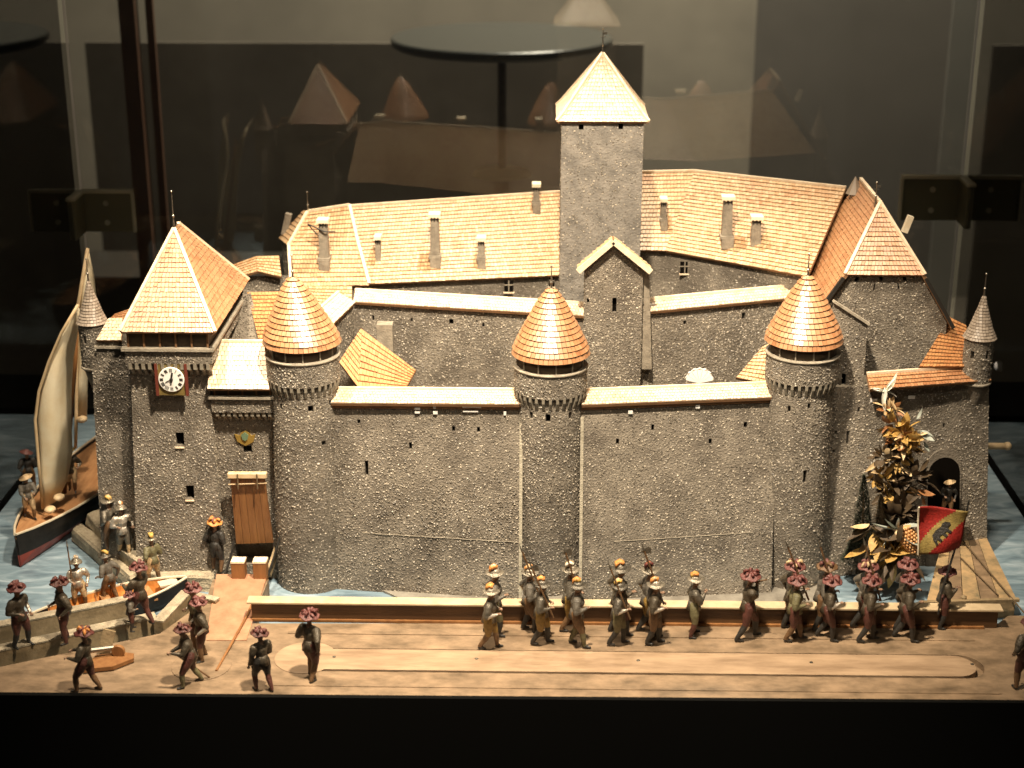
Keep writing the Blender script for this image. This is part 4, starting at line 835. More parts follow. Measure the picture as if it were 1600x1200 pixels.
t = thing('covered_walkway', 'arched tan tiled walkway roof behind the clock tower', 'walkway', (Py(400, 410, 5).x, 5, 0))
roof(t, [(Py(350, 440, 4.9), Py(402, 424, 4.9), Py(400, 400, 5.3), Py(350, 418, 5.3)), (Py(402, 424, 4.9), Py(440, 433, 4.9), Py(436, 399, 5.3), Py(400, 400, 5.3))], M['tile'], row=.07)
walls(t, [(Quad(Py(380, 462, 5.05), Py(450, 462, 5.05), Py(450, 430, 5.05), Py(380, 432, 5.05)), (), True)])
a, b_, c, d = Py(405, 535, 2.7), Py(476, 535, 2.7), Py(452, 455, 3.6), Py(386, 456, 3.6)
small_roof('stable_house', 'red-brown tiled house wedged behind the clock tower and the left round tower', (a, b_, c, d), [(Py(345, 545, 2.75), Py(412, 545, 2.75), Py(392, 458, 3.5), Py(372, 462, 3.4))], tmat='tile_red', cat='house')
a, b_, c, d = Py(476, 474, 4.1), Py(550, 482, 4.0), Py(550, 447, 4.5), Py(468, 447, 4.5)
small_roof('gallery_roof', 'low orange roof between the left cone and the left inner wall', (a, b_, c, d), [(Py(500, 510, 4.1), Py(552, 510, 4.1), Py(552, 474, 4.1), Py(500, 474, 4.1))], cat='roof')
# white fan of segments painted in place of a lamp reflection
p = Py(1093, 590, 2.0); t = thing('white_glare_fan', 'white fan-shaped painted glare spot behind the right front wall', 'glare', p)
for i in range(7):
    a0 = math.pi*(i+.04)/7; a1 = math.pi*(i+.96)/7; m = MB(); m.prism([p+V(0, 0, -.1), p+V(.22*math.cos(a0), 0, .2*math.sin(a0)-.05), p+V(.235*math.cos((a0+a1)/2), -.02, .22*math.sin((a0+a1)/2)-.05), p+V(.22*math.cos(a1), 0, .2*math.sin(a1)-.05)], V(0, .04, 0)); m.build('segment', M['white'], t)
# castle yard
cy = sheet('ground', [(-6.0, 1.4), (5.2, 1.9), (6.9, 3.0), (6.9, 7.2), (-6.0, 7.8)], M['rock'], 1.0, d=1.3)

# ================================================================== FOREGROUND
t = thing('parapet_wall', 'long low brown parapet with a pale top in front of the moat', 'wall', (0, -.85, 0))
A = Pz(392, 974, 0); B = Pz(1552, 972, 0); yf = -.88
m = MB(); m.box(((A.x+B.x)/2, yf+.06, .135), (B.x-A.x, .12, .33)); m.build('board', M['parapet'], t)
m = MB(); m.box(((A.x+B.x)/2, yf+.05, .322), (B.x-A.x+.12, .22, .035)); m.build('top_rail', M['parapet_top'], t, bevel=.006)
m = MB(); m.box(((A.x+B.x)/2-.1, yf-.02, .02), (B.x-A.x-.2, .05, .035)); m.build('foot_strip', M['brown'], t)
# ramp from the gate to the promenade, side boards, stone blocks
t = thing('gate_ramp', 'pinkish wooden ramp leading up to the castle gate', 'ramp', Pz(370, 940, 0))
q = [Pz(322, 1000, .012), Pz(385, 1000, .012), Pz(418, 897, .03), Pz(338, 897, .03)]
m = MB(); m.prism(q, V(0, 0, -.14)); m.build('ramp_board', M['ramp'], t)
m = MB(); m.beam(Pz(420, 897, .02), Pz(432, 858, .25), .05, .16); m.build('side_board', M['beam'], t)
m = MB(); m.tube([Pz(338, 1048, .02), Pz(386, 962, .04), Pz(396, 940, .05)], .02, 6); tag(m.build('wooden_stick', M['brown']), 'thin brown stick lying along the right edge of the ramp', 'stick')
for (px, lab) in ((373, 'left pale stone block at the top of the gate ramp'), (407, 'right pale stone block at the top of the gate ramp')):
    c = Py(px, 882, .55); m = MB(); m.box(V(c.x, .55, c.z-.1), (.22, .2, .32)); m.box(V(c.x, .55, c.z+.075), (.235, .215, .03), mi=1); tag(m.build('stone_block', [M['brown'], M['cream']], bevel=.006), lab, 'block', 'stone blocks at the gate ramp')
for (a, b_, lab) in (((352, 897), (366, 845), 'left black chain post leaning by the drawbridge'), ((418, 900), (438, 836), 'right black chain post leaning by the drawbridge')):
    m = MB(); p = Pz(a[0], a[1], .02); q_ = Py(b_[0], b_[1], .85); m.tube([p, p.lerp(q_, .5)+V(0, 0, -.03), q_], .02, 6); tag(m.build('drawbridge_chain', M['ink']), lab, 'chain', 'drawbridge chains')
# quay beams at the left
def beam_thing(name, a, b_, w, h, lab, cat='beam', grp='wooden quay edges at the left'):
    t = thing(name, lab, cat, (Vector(a)+Vector(b_))/2, group=grp)
    a = Vector(a); b_ = Vector(b_); m = MB(); m.beam(a-V(0, 0, h/2), b_-V(0, 0, h/2), w, h); m.build('edge_board', M['beam'], t, bevel=.008)
    m = MB(); m.beam(a+V(0, 0, .012), b_+V(0, 0, .012), w*1.08, .024); m.build('top_board', M['rock'], t)
beam_thing('quay_edge', Pz(-40, 984, .12), Pz(198, 936, .12), .16, .42, 'upper quay edge board under the rowing boat')
beam_thing('quay_edge', Pz(-40, 1022, .10), Pz(243, 962, .10), .18, .42, 'lower quay edge board behind the front left figures')
beam_thing('quay_edge', Pz(247, 972, .10), Pz(292, 925, .10), .17, .42, 'short turned quay edge board beside the ramp')
beam_thing('quay_edge', Pz(290, 926, .06), Pz(340, 938, .06), .12, .3, 'short low board joining the quay to the ramp')
# rocky landing at the foot of the gate tower
def rock(name, pts, h, lab):
    P = [Pz(x, y, ZW+h) for x, y in pts]; bm = bmesh.new(); top = [bm.verts.new(p) for p in P]; c = sum(P, V(0, 0, 0))/len(P)
    bot = [bm.verts.new(V(p.x+(p.x-c.x)*.06, p.y+(p.y-c.y)*.06, ZW-.02)) for p in P]; bm.faces.new(top); bm.faces.new(bot[::-1])
    for i in range(len(P)): bm.faces.new((top[i], bot[i], bot[(i+1) % len(P)], top[(i+1) % len(P)]))
    bmesh.ops.recalc_face_normals(bm, faces=bm.faces); bmesh.ops.bevel(bm, geom=bm.edges[:], offset=.035, segments=1, affect='EDGES')
    bmesh.ops.triangulate(bm, faces=bm.faces); bmesh.ops.subdivide_edges(bm, edges=[e for e in bm.edges if e.calc_length() > .12], cuts=2)
    r = random.Random(hash(lab) % 999 if False else len(lab))
    for v in bm.verts: v.co += V(r.uniform(-.018, .018), r.uniform(-.018, .018), r.uniform(-.02, .02))
    me = bpy.data.meshes.new(name); bm.to_mesh(me); bm.free(); me.materials.append(M['rock']); o = bpy.data.objects.new(name, me); COL.objects.link(o); tag(o, lab, 'rock', 'rocks of the landing'); return o
rock('landing_rock', [(112, 824), (128, 816), (232, 893), (215, 905), (200, 902)], .28, 'long pale rock ledge running from the sailing boat to the tower foot')
rock('landing_rock', [(133, 802), (172, 792), (222, 868), (232, 890), (180, 850)], .5, 'raised flat rock slab behind the helmeted pair by the tower')
rock('landing_rock', [(195, 868), (300, 885), (333, 884), (333, 902), (240, 900), (190, 890)], .26, 'low rock step along the foot of the clock tower')
# right hand quay deck of boards
t = thing('plank_deck', 'pale boarded quay deck at the right end of the castle', 'deck', Pz(1530, 900, .05))
C4 = [Pz(1448, 938, .06), Pz(1588, 934, .06), Pz(1528, 812, .06), Pz(1478, 820, .06)]; n = 5
for i in range(n):
    f0, f1 = (i+.02)/n, (i+.975)/n; a = C4[0].lerp(C4[1], f0); b_ = C4[0].lerp(C4[1], f1); c = C4[3].lerp(C4[2], f1); d = C4[3].lerp(C4[2], f0)
    m = MB(); m.prism([a, b_, c, d], V(0, 0, -.34-.002*i)); m.build('deck_board', M['wood' if i % 2 else 'wood_stain'], t)
m = MB(); m.beam(Pz(1440, 942, .085), Pz(1592, 937, .085), .07, .05); m.ball(Pz(1506, 934, .12), .05, 8, 5); m.build('edge_strip', M['beam'], t)
m = MB(); m.tube([Pz(1505, 845, .12), Pz(1604, 962, .1)], .012, 6); tag(m.build('mooring_line', M['rope']), 'thin dark line running down the right deck to the edge', 'line')
m = MB(); m.tube([Pz(1500, 870, .1), Pz(1560, 930, .1)], .010, 6); tag(m.build('mooring_line', M['rope']), 'second thinner dark line on the right deck', 'line')

# ------------------------------------------------------------------ boats
def boat_hull(t, bow, stern, half, depth_, sheer, mats, strip=.5, deck=None, zb=ZW, n=17, aft=.45, rise=.06):
    """bow, stern at gunwale level; returns station function"""
    ax = (stern-bow); ax.z = 0; L = ax.length; ax.normalize(); sd = V(ax.y, -ax.x, 0)
    def station(k):
        w = half*(math.sin(math.pi*min(1, k*1.0/.55)/2)**.75 if k < .55 else (1-(1-aft)*((k-.55)/.45)**2.0))
        zg = bow.z+(stern.z-bow.z)*k-sheer*math.sin(math.pi*k); return w, zg
    prof = [(0.0, 0), (.55, .05), (.85, .35), (.97, .7), (1.0, 1.0)]
    vs = []; rows = []
    for i in range(n):
        k = i/(n-1); w, zg = station(k); w = max(w, .012); kz = zb-.0+rise*(1-k)**4
        row = []
        for s in (1, -1):
            for (a, h) in (prof if s == 1 else prof[::-1]):
                if s == -1 and a == 0: continue
                rake = (1-h)*.03*(1-k)**3*L*.3
                row.append(bow+ax*(k*L+rake)+sd*(s*a*w)+V(0, 0, kz+(zg-kz)*h-bow.z))
        # order: keel..port gunwale , starboard gunwale..keel -> reorder starboard gunwale -> keel -> port gunwale
        P = row[:5]; S_ = row[5:]; rows.append(S_+P)
    m = MB(); W_ = len(rows[0])
    for r_ in rows: m.v += [tuple(p) for p in r_]
    for i in range(n-1):
        for j in range(W_-1):
            h = min(abs(j-4), abs(j+1-4)); m.f.append((i*W_+j, i*W_+j+1, (i+1)*W_+j+1, (i+1)*W_+j)); m.m.append(0 if h >= 2 else 1)
    m.f.append(tuple((n-1)*W_+j for j in range(W_))); m.m.append(0)
    o = m.build('hull', mats, t, smooth=False); md = o.modifiers.new('thickness', 'SOLIDIFY'); md.thickness = .02; md.offset = 0
    for s, j in ((1, W_-1), (-1, 0)):
        g = MB(); g.tube([rows[i][j]+V(0, 0, .01) for i in range(n)], .022, 6); g.build('gunwale', M['gunwale' if deck is None else 'deck'], t)
    return rows, ax, sd, L
def sailboat():
    bow = Py(24, 836, 1.38); stern = Py(166, 672, 6.6)
    t = thing('sailing_boat', 'sailing boat with cream lateen sails and a black and red hull at the left', 'boat', (bow.x, bow.y+2.4, ZW))
    st = V(bow.x+.75, 6.9, bow.z-.05)
    rows, ax, sd, L = boat_hull(t, V(bow.x+.0, bow.y, bow.z), st, .66, .6, .10, [M['hull_black'], M['hull_red']], rise=.02)
    W_ = len(rows[0]); m = MB(); pts = []
    for i in range(16):
        a = rows[i][0]-V(0, 0, .07); b_ = rows[i][W_-1]-V(0, 0, .07); a1 = rows[i+1][0]-V(0, 0, .07); b1 = rows[i+1][W_-1]-V(0, 0, .07)
        m.add([a, b_, b1, a1], [(0, 1, 2, 3)])
    m.build('deck', M['deck'], t)
    y1 = 2.6; m = MB(); m.tube([Py(100, 770, 3.4), Py(118, 560, 3.4), Py(121, 480, 3.4)], [.05, .04, .03], 8); m.build('mast', M['brown'], t, smooth=True)
    def sail(edgeL, edgeR, y, dy, name):
        m = MB(); n = len(edgeL); k = 7
        for i in range(n):
            for j in range(k):
                f = j/(k-1); x = edgeL[i][0]+(edgeR[i][0]-edgeL[i][0])*f; yy = edgeL[i][1]+(edgeR[i][1]-edgeL[i][1])*f
                m.v.append(tuple(Py(x, yy, y+dy*f-.35*math.sin(math.pi*f)*math.sin(math.pi*i/(n-1)))))
        for i in range(n-1):
            for j in range(k-1): q = i*k+j; m.f.append((q, q+1, q+k+1, q+k)); m.m.append(0)
        o = m.build(name, M['sail'], t, smooth=True); md = o.modifiers.new('t', 'SOLIDIFY'); md.thickness = .02; return o
    sail([(119, 478), (98, 520), (78, 565), (63, 610), (57, 655), (60, 705), (64, 750), (68, 792)], [(123, 482), (120, 520), (113, 560), (110, 610), (110, 655), (112, 705), (104, 750), (88, 782)], 2.5, .5, 'sail')
    sail([(136, 391), (128, 440), (122, 490), (121, 545), (121, 600), (120, 655)], [(139, 391), (147, 430), (152, 480), (140, 545), (137, 600), (136, 652)], 4.3, .3, 'sail')
    m = MB(); m.tube([Py(122, 476, 2.45), Py(96, 520, 2.42), Py(76, 566, 2.4), Py(61, 611, 2.4), Py(55, 656, 2.4), Py(60, 720, 2.4), Py(67, 795, 2.45)], .028, 6); m.build('yard', M['lightwood'], t, smooth=True)
    m = MB(); m.tube([Py(137, 388, 4.25), Py(121, 484, 4.2), Py(119, 660, 4.2), Py(118, 700, 4.2)], .035, 6); m.build('mast', M['lightwood'], t, smooth=True)
    for (px, py, y) in ((92, 777, 2.6), (78, 796, 2.3), (128, 655, 4.2)):
        m = MB(); m.ball(Py(px, py, y), (.1, .12, .06), 10, 6); m.build('coiled_rope', M['lightwood'], t, smooth=True)
    m = MB(); m.tube([rows[1][4]+V(0, 0, .5)]*1+[Py(40, 760, 1.9)], .01, 5)
    return t
sailboat()
def rowboat():
    bow = Pz(42, 964, .04); st = Pz(291, 902, .10)
    t = thing('rowing_boat', 'long black rowing boat with orange varnished inside below the quay', 'boat', ((bow+st)/2).to_tuple())
    rows, ax, sd, L = boat_hull(t, bow, st, .36, .3, .04, [M['hull_black'], M['hull_black']], n=21, aft=.05)
    W_ = len(rows[0]); m = MB()
    for i in range(20):                       # inner skin
        for j in range(W_-1):
            c0 = (rows[i][0]+rows[i][W_-1])/2; c1 = (rows[i+1][0]+rows[i+1][W_-1])/2; s = .94
            q = [c0+(rows[i][j]-c0)*s, c0+(rows[i][j+1]-c0)*s, c1+(rows[i+1][j+1]-c1)*s, c1+(rows[i+1][j]-c1)*s]; m.add(q, [(0, 1, 2, 3)])
    m.build('inner_lining', M['boat_orange'], t)
    for i in range(3, 19, 2):
        m = MB(); c0 = (rows[i][0]+rows[i][W_-1])/2; m.tube([c0+(p-c0)*.91 for p in rows[i]], .014, 5); m.build('rib', M['deck'], t)
    for i in (5, 10, 15):
        m = MB(); m.beam(rows[i][0]-V(0, 0, .08), rows[i][W_-1]-V(0, 0, .08), .14, .03); m.build('thwart', M['deck'], t)
    m = MB(); c = (rows[18][0]+rows[18][W_-1])/2; m.box(c-V(.05, .0, .02), (.3, .2, .03), Matrix.Rotation(.5, 3, 'Z')); m.build('bow_deck', M['gunwale'], t)
rowboat()
# brown flap and tipped board beside the front left figure (a small gun carriage)
t = thing('gun_carriage', 'small brown wooden carriage with a tilted board behind the front left figure', 'carriage', Pz(165, 1050, 0))
p = Pz(168, 1042, 0); m = MB(); m.prism([p+V(-.3, -.22, .02), p+V(.12, -.12, .02), p+V(.36, .12, .02), p+V(.33, .26, .02), p+V(.1, .32, .02), p+V(-.22, .2, .02)], V(0, 0, .06)); m.build('base_plate', M['brown'], t)
m = MB(); m.beam(p+V(-.12, .25, .06), p+V(-.02, .34, .42), .18, .04, up=(0, -1, 0)); m.build('tilted_board', M['beam'], t)
m = MB(); m.lathe([(.09, -.03), (.1, -.02), (.1, .02), (.09, .03)], 16, p+V(.12, .2, .15), R=Matrix.Rotation(math.pi/2, 3, 'X')); m.build('wheel', M['brown'], t)
m = MB(); m.tube([p+V(-.35, .1, .2), p+V(.05, .22, .2)], [.05, .035], 10); m.ball(p+V(-.36, .1, .2), .05, 8, 5); m.build('barrel', M['metal'], t)

# ------------------------------------------------------------------ figurines
FM = {}
def fm(name, c, r=.5, me=0.0):
    if name not in FM: FM[name] = mat('paint_'+name, c, r, me, col2=tuple(min(1, k*1.7) for k in c), nscale=16, bump=.8, bscale=45, dist=.015)
    return FM[name]
fm('steel', (.10, .088, .068), .4, .5); fm('bronze', (.06, .048, .032), .45, .3); fm('yellow', (.17, .105, .025)); fm('brown', (.10, .055, .025)); fm('oxblood', (.06, .02, .014)); fm('skin', (.20, .12, .075))
fm('black', (.02, .018, .015)); fm('grey', (.08, .07, .055)); fm('olive', (.10, .09, .045)); fm('pale', (.38, .34, .28), .35, .5); fm('orange', (.42, .17, .045)); fm('gold', (.38, .24, .06)); fm('rose', (.115, .042, .036)); fm('crimson', (.08, .02, .016)); fm('tan', (.34, .24, .13)); fm('white', (.5, .45, .37)); fm('helm', (.24, .21, .16), .35, .5)
def seg(a, b, ra, rb, m): return (Vector(a), Vector(b), ra, rb, m)
def capsule(bm_, a, b, ra, rb):
    pts = [a+(a-b).normalized()*ra*.8, a+(a-b).normalized()*ra*.45, a, b, b+(b-a).normalized()*rb*.45, b+(b-a).normalized()*rb*.8]
    bm_.tube(pts, [ra*.5, ra*.87, ra, rb, rb*.87, rb*.5], 10)
VOX = .0155
def figure(px, py, H, face, hat='helmet', pose='march', cols=('bronze', 'brown', 'oxblood'), plume=('orange', 'gold'), label='', hold=None, group='marching soldiers', z=0.0, lean=0.0, at=None, seed=0, name='soldier_figurine', arm=None):
    rr = random.Random(seed+int(px*7+py)); P = Pz(px, py, z) if at is None else at
    t = thing(name, label, 'figurine', P, math.radians(face), group)
    J = lambda k=.012: rr.uniform(-k, k)
    tr, br, ho = cols; mats = [FM[tr], FM[br], FM[ho], FM['skin'], FM['black'], FM['pale']]
    hipz = .50
    if pose == 'march': fr, fl = (.10+J(.03), .06, .035), (-.10+J(.03), -.06, .045); kr, kl = (.085, .065, .27), (.0, -.065, .27)
    elif pose == 'march2': fr, fl = (-.10+J(.03), .06, .045), (.10+J(.03), -.06, .035); kr, kl = (.0, .065, .27), (.085, -.065, .27)
    elif pose == 'stand': fr, fl = (.04+J(), .10, .03), (-.03+J(), -.10, .03); kr, kl = (.05, .09, .27), (.02, -.09, .27)
    elif pose == 'lunge': fr, fl = (.15, .07, .03), (-.15, -.07, .035); kr, kl = (.14, .07, .26), (-.04, -.07, .26)
    elif pose == 'sit': fr, fl = (.27, .08, .05), (.24, -.08, .03); kr, kl = (.26, .09, .30), (.25, -.09, .30); hipz = .31
    else: fr, fl = (.08, .08, .03), (-.1, -.08, .03); kr, kl = (.1, .08, .27), (0, -.08, .27)
    dz = hipz-.50; s = []
    V3 = Vector; ln = V3((lean, 0, 0)); tw = J(.02)
    hip = V3((0, 0, hipz)); ch = V3((.01+lean*.5, 0, .70+dz)); nk = V3((.0+lean*.85, 0, .815+dz)); hd = V3((.02+lean, 0, .905+dz))
    s += [seg(hip+V3((0, -.03, .03)), hip+V3((0, .03, .03)), .085, .085, 1), seg(hip+V3((0, 0, .06)), ch, .076, .10, 0), seg(ch+V3((0, -.085, .06)), ch+V3((0, .085, .06)), .058, .058, 0), seg(ch+V3((.03, 0, -.01)), ch+V3((.03, 0, .03)), .078, .07, 0),
          seg(hip+V3((0, 0, .035)), hip+V3((0, 0, .045)), .09, .088, 0), seg(nk-V3((0, 0, .03)), nk+V3((.005, 0, .03)), .04, .034, 3),
          seg(hd-V3((.005, 0, .02)), hd+V3((-.005, 0, .02)), .047, .05, 3), seg(hd+V3((.02, 0, -.038)), hd+V3((.025, 0, -.035)), .028, .026, 3), seg(hd+V3((.045, 0, .008)), hd+V3((.06, 0, -.01)), .010, .012, 3), seg(hd+V3((.038, -.02, .02)), hd+V3((.038, .02, .02)), .012, .012, 3), seg(hd+V3((0, -.05, -.005)), hd+V3((0, .05, -.005)), .012, .012, 3), seg(hd+V3((.046, -.01, -.03)), hd+V3((.046, .01, -.03)), .008, .008, 3)]
    for (k, f, sy) in ((kr, fr, 1), (kl, fl, -1)):
        h_ = hip+V3((0, sy*.055, 0)); k = V3(k); f = V3(f); kt = h_.lerp(k, .55)
        s += [seg(h_, kt, .074, .074, 1), seg(kt, k, .072, .050, 1), seg(k, k.lerp(f, .4), .046, .046, 2), seg(k.lerp(f, .4), f+V3((-.01, 0, .02)), .046, .029, 2), seg(f+V3((-.02, 0, -.005)), f+V3((.075, sy*.012, -.012)), .026, .021, 4)]
    # arms: hand targets
    hands = arm or {'march': ((.10, .17, .60), (.13, -.12, .64)), 'march2': ((-.02, .19, .52), (.14, -.12, .66)), 'stand': ((.06, .16, .52), (.13, -.10, .60)), 'lunge': ((.24, .10, .64), (.22, -.1, .56)), 'sit': ((.16, .12, .68), (.18, -.12, .68)), 'walk': ((.12, .15, .55), (-.05, -.18, .5))}[pose]
    HP = []
    for (hnd, sy) in ((hands[0], 1), (hands[1], -1)):
        sh = ch+V3((0, sy*.115, .055)); hn = V3(hnd)+V3((lean*.5, 0, dz if pose == 'sit' else 0)); md_ = (sh+hn)/2; d = (hn-sh); L = d.length; U = .165
        bend = math.sqrt(max(.0, U*U-(L/2)**2)) if L < 2*U else 0; o_ = V3((-.55, sy*.5, -.65)); o_ -= d.normalized()*o_.dot(d.normalized()); o_.normalize(); el = md_+o_*bend
        s += [seg(sh, sh.lerp(el, .6), .062, .058, 0), seg(sh.lerp(el, .6), el, .05, .042, 0), seg(el, hn, .040, .026, 0 if rr.random() < .7 else 5), seg(hn, hn+(hn-el).normalized()*.028, .023, .02, 3)]; HP.append((hn, (hn-el).normalized(), sy))
    mb = MB()
    for a, b_, ra, rb, _ in s: capsule(mb, a, b_, ra, rb)
    me = bpy.data.meshes.new('body'); me.from_pydata(mb.v, [], mb.f); tmp = bpy.data.objects.new('tmp', me); COL.objects.link(tmp)
    md = tmp.modifiers.new('r', 'REMESH'); md.mode = 'VOXEL'; md.voxel_size = VOX; sm = tmp.modifiers.new('s', 'SMOOTH'); sm.factor = .5; sm.iterations = 2
    dg = bpy.context.evaluated_depsgraph_get(); ev = tmp.evaluated_get(dg); m2 = ev.to_mesh(); nV = len(m2.vertices); co = np.empty(nV*3); m2.vertices.foreach_get('co', co); co = co.reshape(-1, 3)
    fs = [tuple(p.vertices) for p in m2.polygons]; ev.to_mesh_clear(); bpy.data.objects.remove(tmp); bpy.data.meshes.remove(me)
    fc = np.array([co[list(f)].mean(0) for f in fs]); best = np.full(len(fs), 9.0); mi = np.zeros(len(fs), int)
    for a, b_, ra, rb, k in s:
        a = np.array(a); b_ = np.array(b_); ab = b_-a; tt = np.clip(((fc-a)@ab)/max(ab@ab, 1e-9), 0, 1); d = np.linalg.norm(fc-(a+tt[:, None]*ab), axis=1)-(ra+(rb-ra)*tt); w = d < best; best[w] = d[w]; mi[w] = k
    out = MB(); out.v = list(map(tuple, co.tolist())); out.f = fs; out.m = mi.tolist()
    for hn, d, sy in HP:                      # four fingers and a thumb on each hand, curled
        tip = hn+d*.045; sd = d.cross(V3((0, 0, 1))); sd = sd.normalized() if sd.length > .01 else V3((0, 1, 0)); dn = sd.cross(d).normalized()
        for i, Lf in enumerate((.030, .036, .034, .026)):
            o = tip+sd*((i-1.5)*.0125); out.tube([o-d*.012, o+d*Lf*.5, o+d*Lf*.75-dn*.014, o+d*Lf*.55-dn*.028], [.0068, .0064, .006, .005], 5, 3)
        o = hn+d*.02+sd*(.022*sy); out.tube([o, o+sd*(.016*sy)+d*.012-dn*.006, o+sd*(.012*sy)+d*.026-dn*.018], [.008, .007, .006], 5, 3)
    for sy in (-1, 1): out.ball(hd+V3((.046, sy*.018, .008)), .007, 6, 4, 4)
    out.v = [tuple(Vector(p)*H) for p in out.v]
    bo = out.build('body', mats, t, smooth=True, local=True)
    # belt and doublet skirt
    sk = MB(); sk.lathe([(.08, .10), (.095, .04), (.118, -.05), (.112, -.052), (.085, .03)], 14, hip+V3((0, 0, .01)), sx=1.0, sy=.95); sk.v = [tuple(Vector(p)*H) for p in sk.v]; sk.build('doublet_skirt', FM[tr], t, smooth=True, local=True)
    top = hd+V3((-.005, 0, .045))
    def part(nm, mb_, m_, par, sm_=True):
        mb_.v = [tuple(Vector(p)*H) for p in mb_.v]; return mb_.build(nm, m_, par, smooth=sm_, local=True)
    if hat == 'helmet':
        m = MB(); m.lathe([(.05, -.028), (.118, -.024), (.124, -.014), (.076, -.002), (.072, .028), (.052, .062), (.01, .08)], 18, top, sx=1.08, sy=.92)
        for i in range(len(m.v)):             # the morion's brim rises front and back
            x, y, z_ = m.v[i]; dx = x-top.x; m.v[i] = (x, y, z_+max(0, math.hypot(dx, y-top.y)-.066)*(.45*abs(dx)/.11))
        m.tube([top+V3((-.065, 0, .01)), top+V3((-.035, 0, .07)), top+V3((.01, 0, .088)), top+V3((.05, 0, .06)), top+V3((.068, 0, .01))], [.006, .012, .014, .012, .006], 6)
        h_ = part('helmet', m, FM['helm' if rr.random() < .6 else 'steel'], t)
        for k in range(3):
            m = MB(); a = top+V3((.02, (k-1)*.018, .06)); L = .75+.4*rr.random(); r_ = .022+.008*rr.random()
            m.tube([a, a+V3((.0, J(.02), .04*L)), a+V3((-.035, J(.02), .045*L)), a+V3((-.08, J(.025), .02*L)), a+V3((-.095, J(.02), -.02*L))], [.012, r_, r_*1.15, r_, .01], 7); part('plume', m, FM[plume[k % 2]], h_)
    elif hat == 'hat':
        m = MB(); m.lathe([(.05, -.02), (.12, -.012), (.14, .004), (.13, .016), (.07, .03), (.06, .05), (.01, .055)], 18, top, sx=1.05, sy=1.0)
        for i in range(len(m.v)):
            x, y, z_ = m.v[i]; m.v[i] = (x, y, z_+.014*math.sin(5*math.atan2(y, x-top.x)+seed)+.08*(y-top.y))
        h_ = part('hat', m, FM[plume[0]], t)
        for k in range(9):
            a = 2*math.pi*k/9*1.0+rr.random()*.9; dx, dy = math.cos(a), math.sin(a); L = .5+.9*rr.random(); q = .5+.45*rr.random(); m = MB(); b0 = top+V3((dx*.02, dy*.02, .02+.03*rr.random()))
            m.tube([b0, b0+V3((dx*.03*q, dy*.03*q, .03*L)), b0+V3((dx*.065*q, dy*.065*q+J(.01), .042*L)), b0+V3((dx*.095*q+J(.01), dy*.095*q, .03*L)), b0+V3((dx*.115*q, dy*.115*q, .004-.01*L))], [.012, .022, .026, .022, .009], 6); part('feather', m, FM[plume[(k+1) % 2]], h_)
    elif hat == 'brimmed':
        m = MB(); m.lathe([(.05, -.02), (.15, -.006), (.152, .002), (.065, .004), (.058, .05), (.01, .06)], 18, top, R=Matrix.Rotation(.25, 3, 'X')); part('hat', m, FM[plume[0]], t)
    # carried things stand on their own
    Rz = Matrix.Rotation(math.radians(face), 3, 'Z'); hp = P+Rz@(HP[1][0]*H)
    if hold in ('halberd', 'pike'):
        d = (Rz@V3((-.36+J(.06), J(.04), 1))).normalized(); L0 = .16*H; L1 = (.70 if hold == 'halberd' else .74)*H
        h = thing(hold, '', 'weapon', hp, group='shouldered pole weapons'); m = MB(); m.tube([hp-d*L0, hp+d*L1], .014*H, 6); m.build('shaft', FM['brown'], h)
        tp = hp+d*L1; e = Rz@V3((1, 0, .25)); m = MB(); m.tube([tp-d*.02, tp+d*.10*H], [.018*H, .003], 6)
        if hold == 'halberd': m.prism([tp-d*.07*H, tp-d*.09*H+e*.075*H, tp-d*.01*H+e*.095*H, tp+d*.02*H+e*.07*H, tp-d*.0*H], (Rz@V3((0, .010, 0)))); m.prism([tp-d*.06*H, tp-d*.03*H-e*.05*H, tp-d*.01*H], (Rz@V3((0, .010, 0))))
        m.build('blade', FM['steel'], h); h['label'] = hold_label(hold, label)
    elif hold == 'stick':
        m = MB(); a = P+Rz@(V3((-.28, -.1, .02))*H); m.tube([hp, a], .013*H, 6); tag(m.build('walking_stick', FM['brown']), hold_label('stick', label), 'stick')
    elif hold == 'fife':
        m = MB(); q_ = P+Rz@(V3((.07, 0, .87))*H); m.tube([q_+Rz@V3((0, -.02, 0)), q_+Rz@V3((.12, -.16, .10))*H], .012*H, 6); tag(m.build('fife', FM['brown']), hold_label('fife', label), 'fife')
    return t
def hold_label(kind, lab): return kind+' held by the '+' '.join(lab.replace('figurine ', '').split()[:12])
ST = ('steel', 'bronze', 'yellow', 'grey', 'olive')
# marching column in front of the parapet, facing right
O = ('orange', 'gold'); R2 = ('rose', 'crimson')
figure(764, 1013, 1.0, -8, 'helmet', 'march', ('steel', 'yellow', 'brown'), O, 'last helmeted soldier of the front file, plume streaming left, steel coat', group='marching soldiers', lean=.02)
figure(772, 992, 1.10, 0, 'helmet', 'march2', ('grey', 'olive', 'black'), ('orange', 'white'), 'last helmeted soldier of the rear file with red and white plume, half hidden')
figure(845, 1006, 1.05, -5, 'helmet', 'march', ('steel', 'yellow', 'black'), O, 'helmeted soldier left of the middle tower foot shouldering a halberd', 'halberd')
figure(826, 987, 1.06, 4, 'helmet', 'march2', ('grey', 'brown', 'black'), ('tan', 'orange'), 'rear file soldier half hidden behind the halberd bearer left of the middle tower', 'pike')
figure(900, 1009, 1.06, -4, 'helmet', 'march2', ('grey', 'brown', 'olive'), O, 'helmeted soldier with pale belt in front of the middle round tower', None)
figure(889, 985, 1.08, 2, 'helmet', 'march', ('steel', 'yellow', 'brown'), ('tan', 'white'), 'rear file soldier directly before the middle tower with raised halberd', 'halberd')
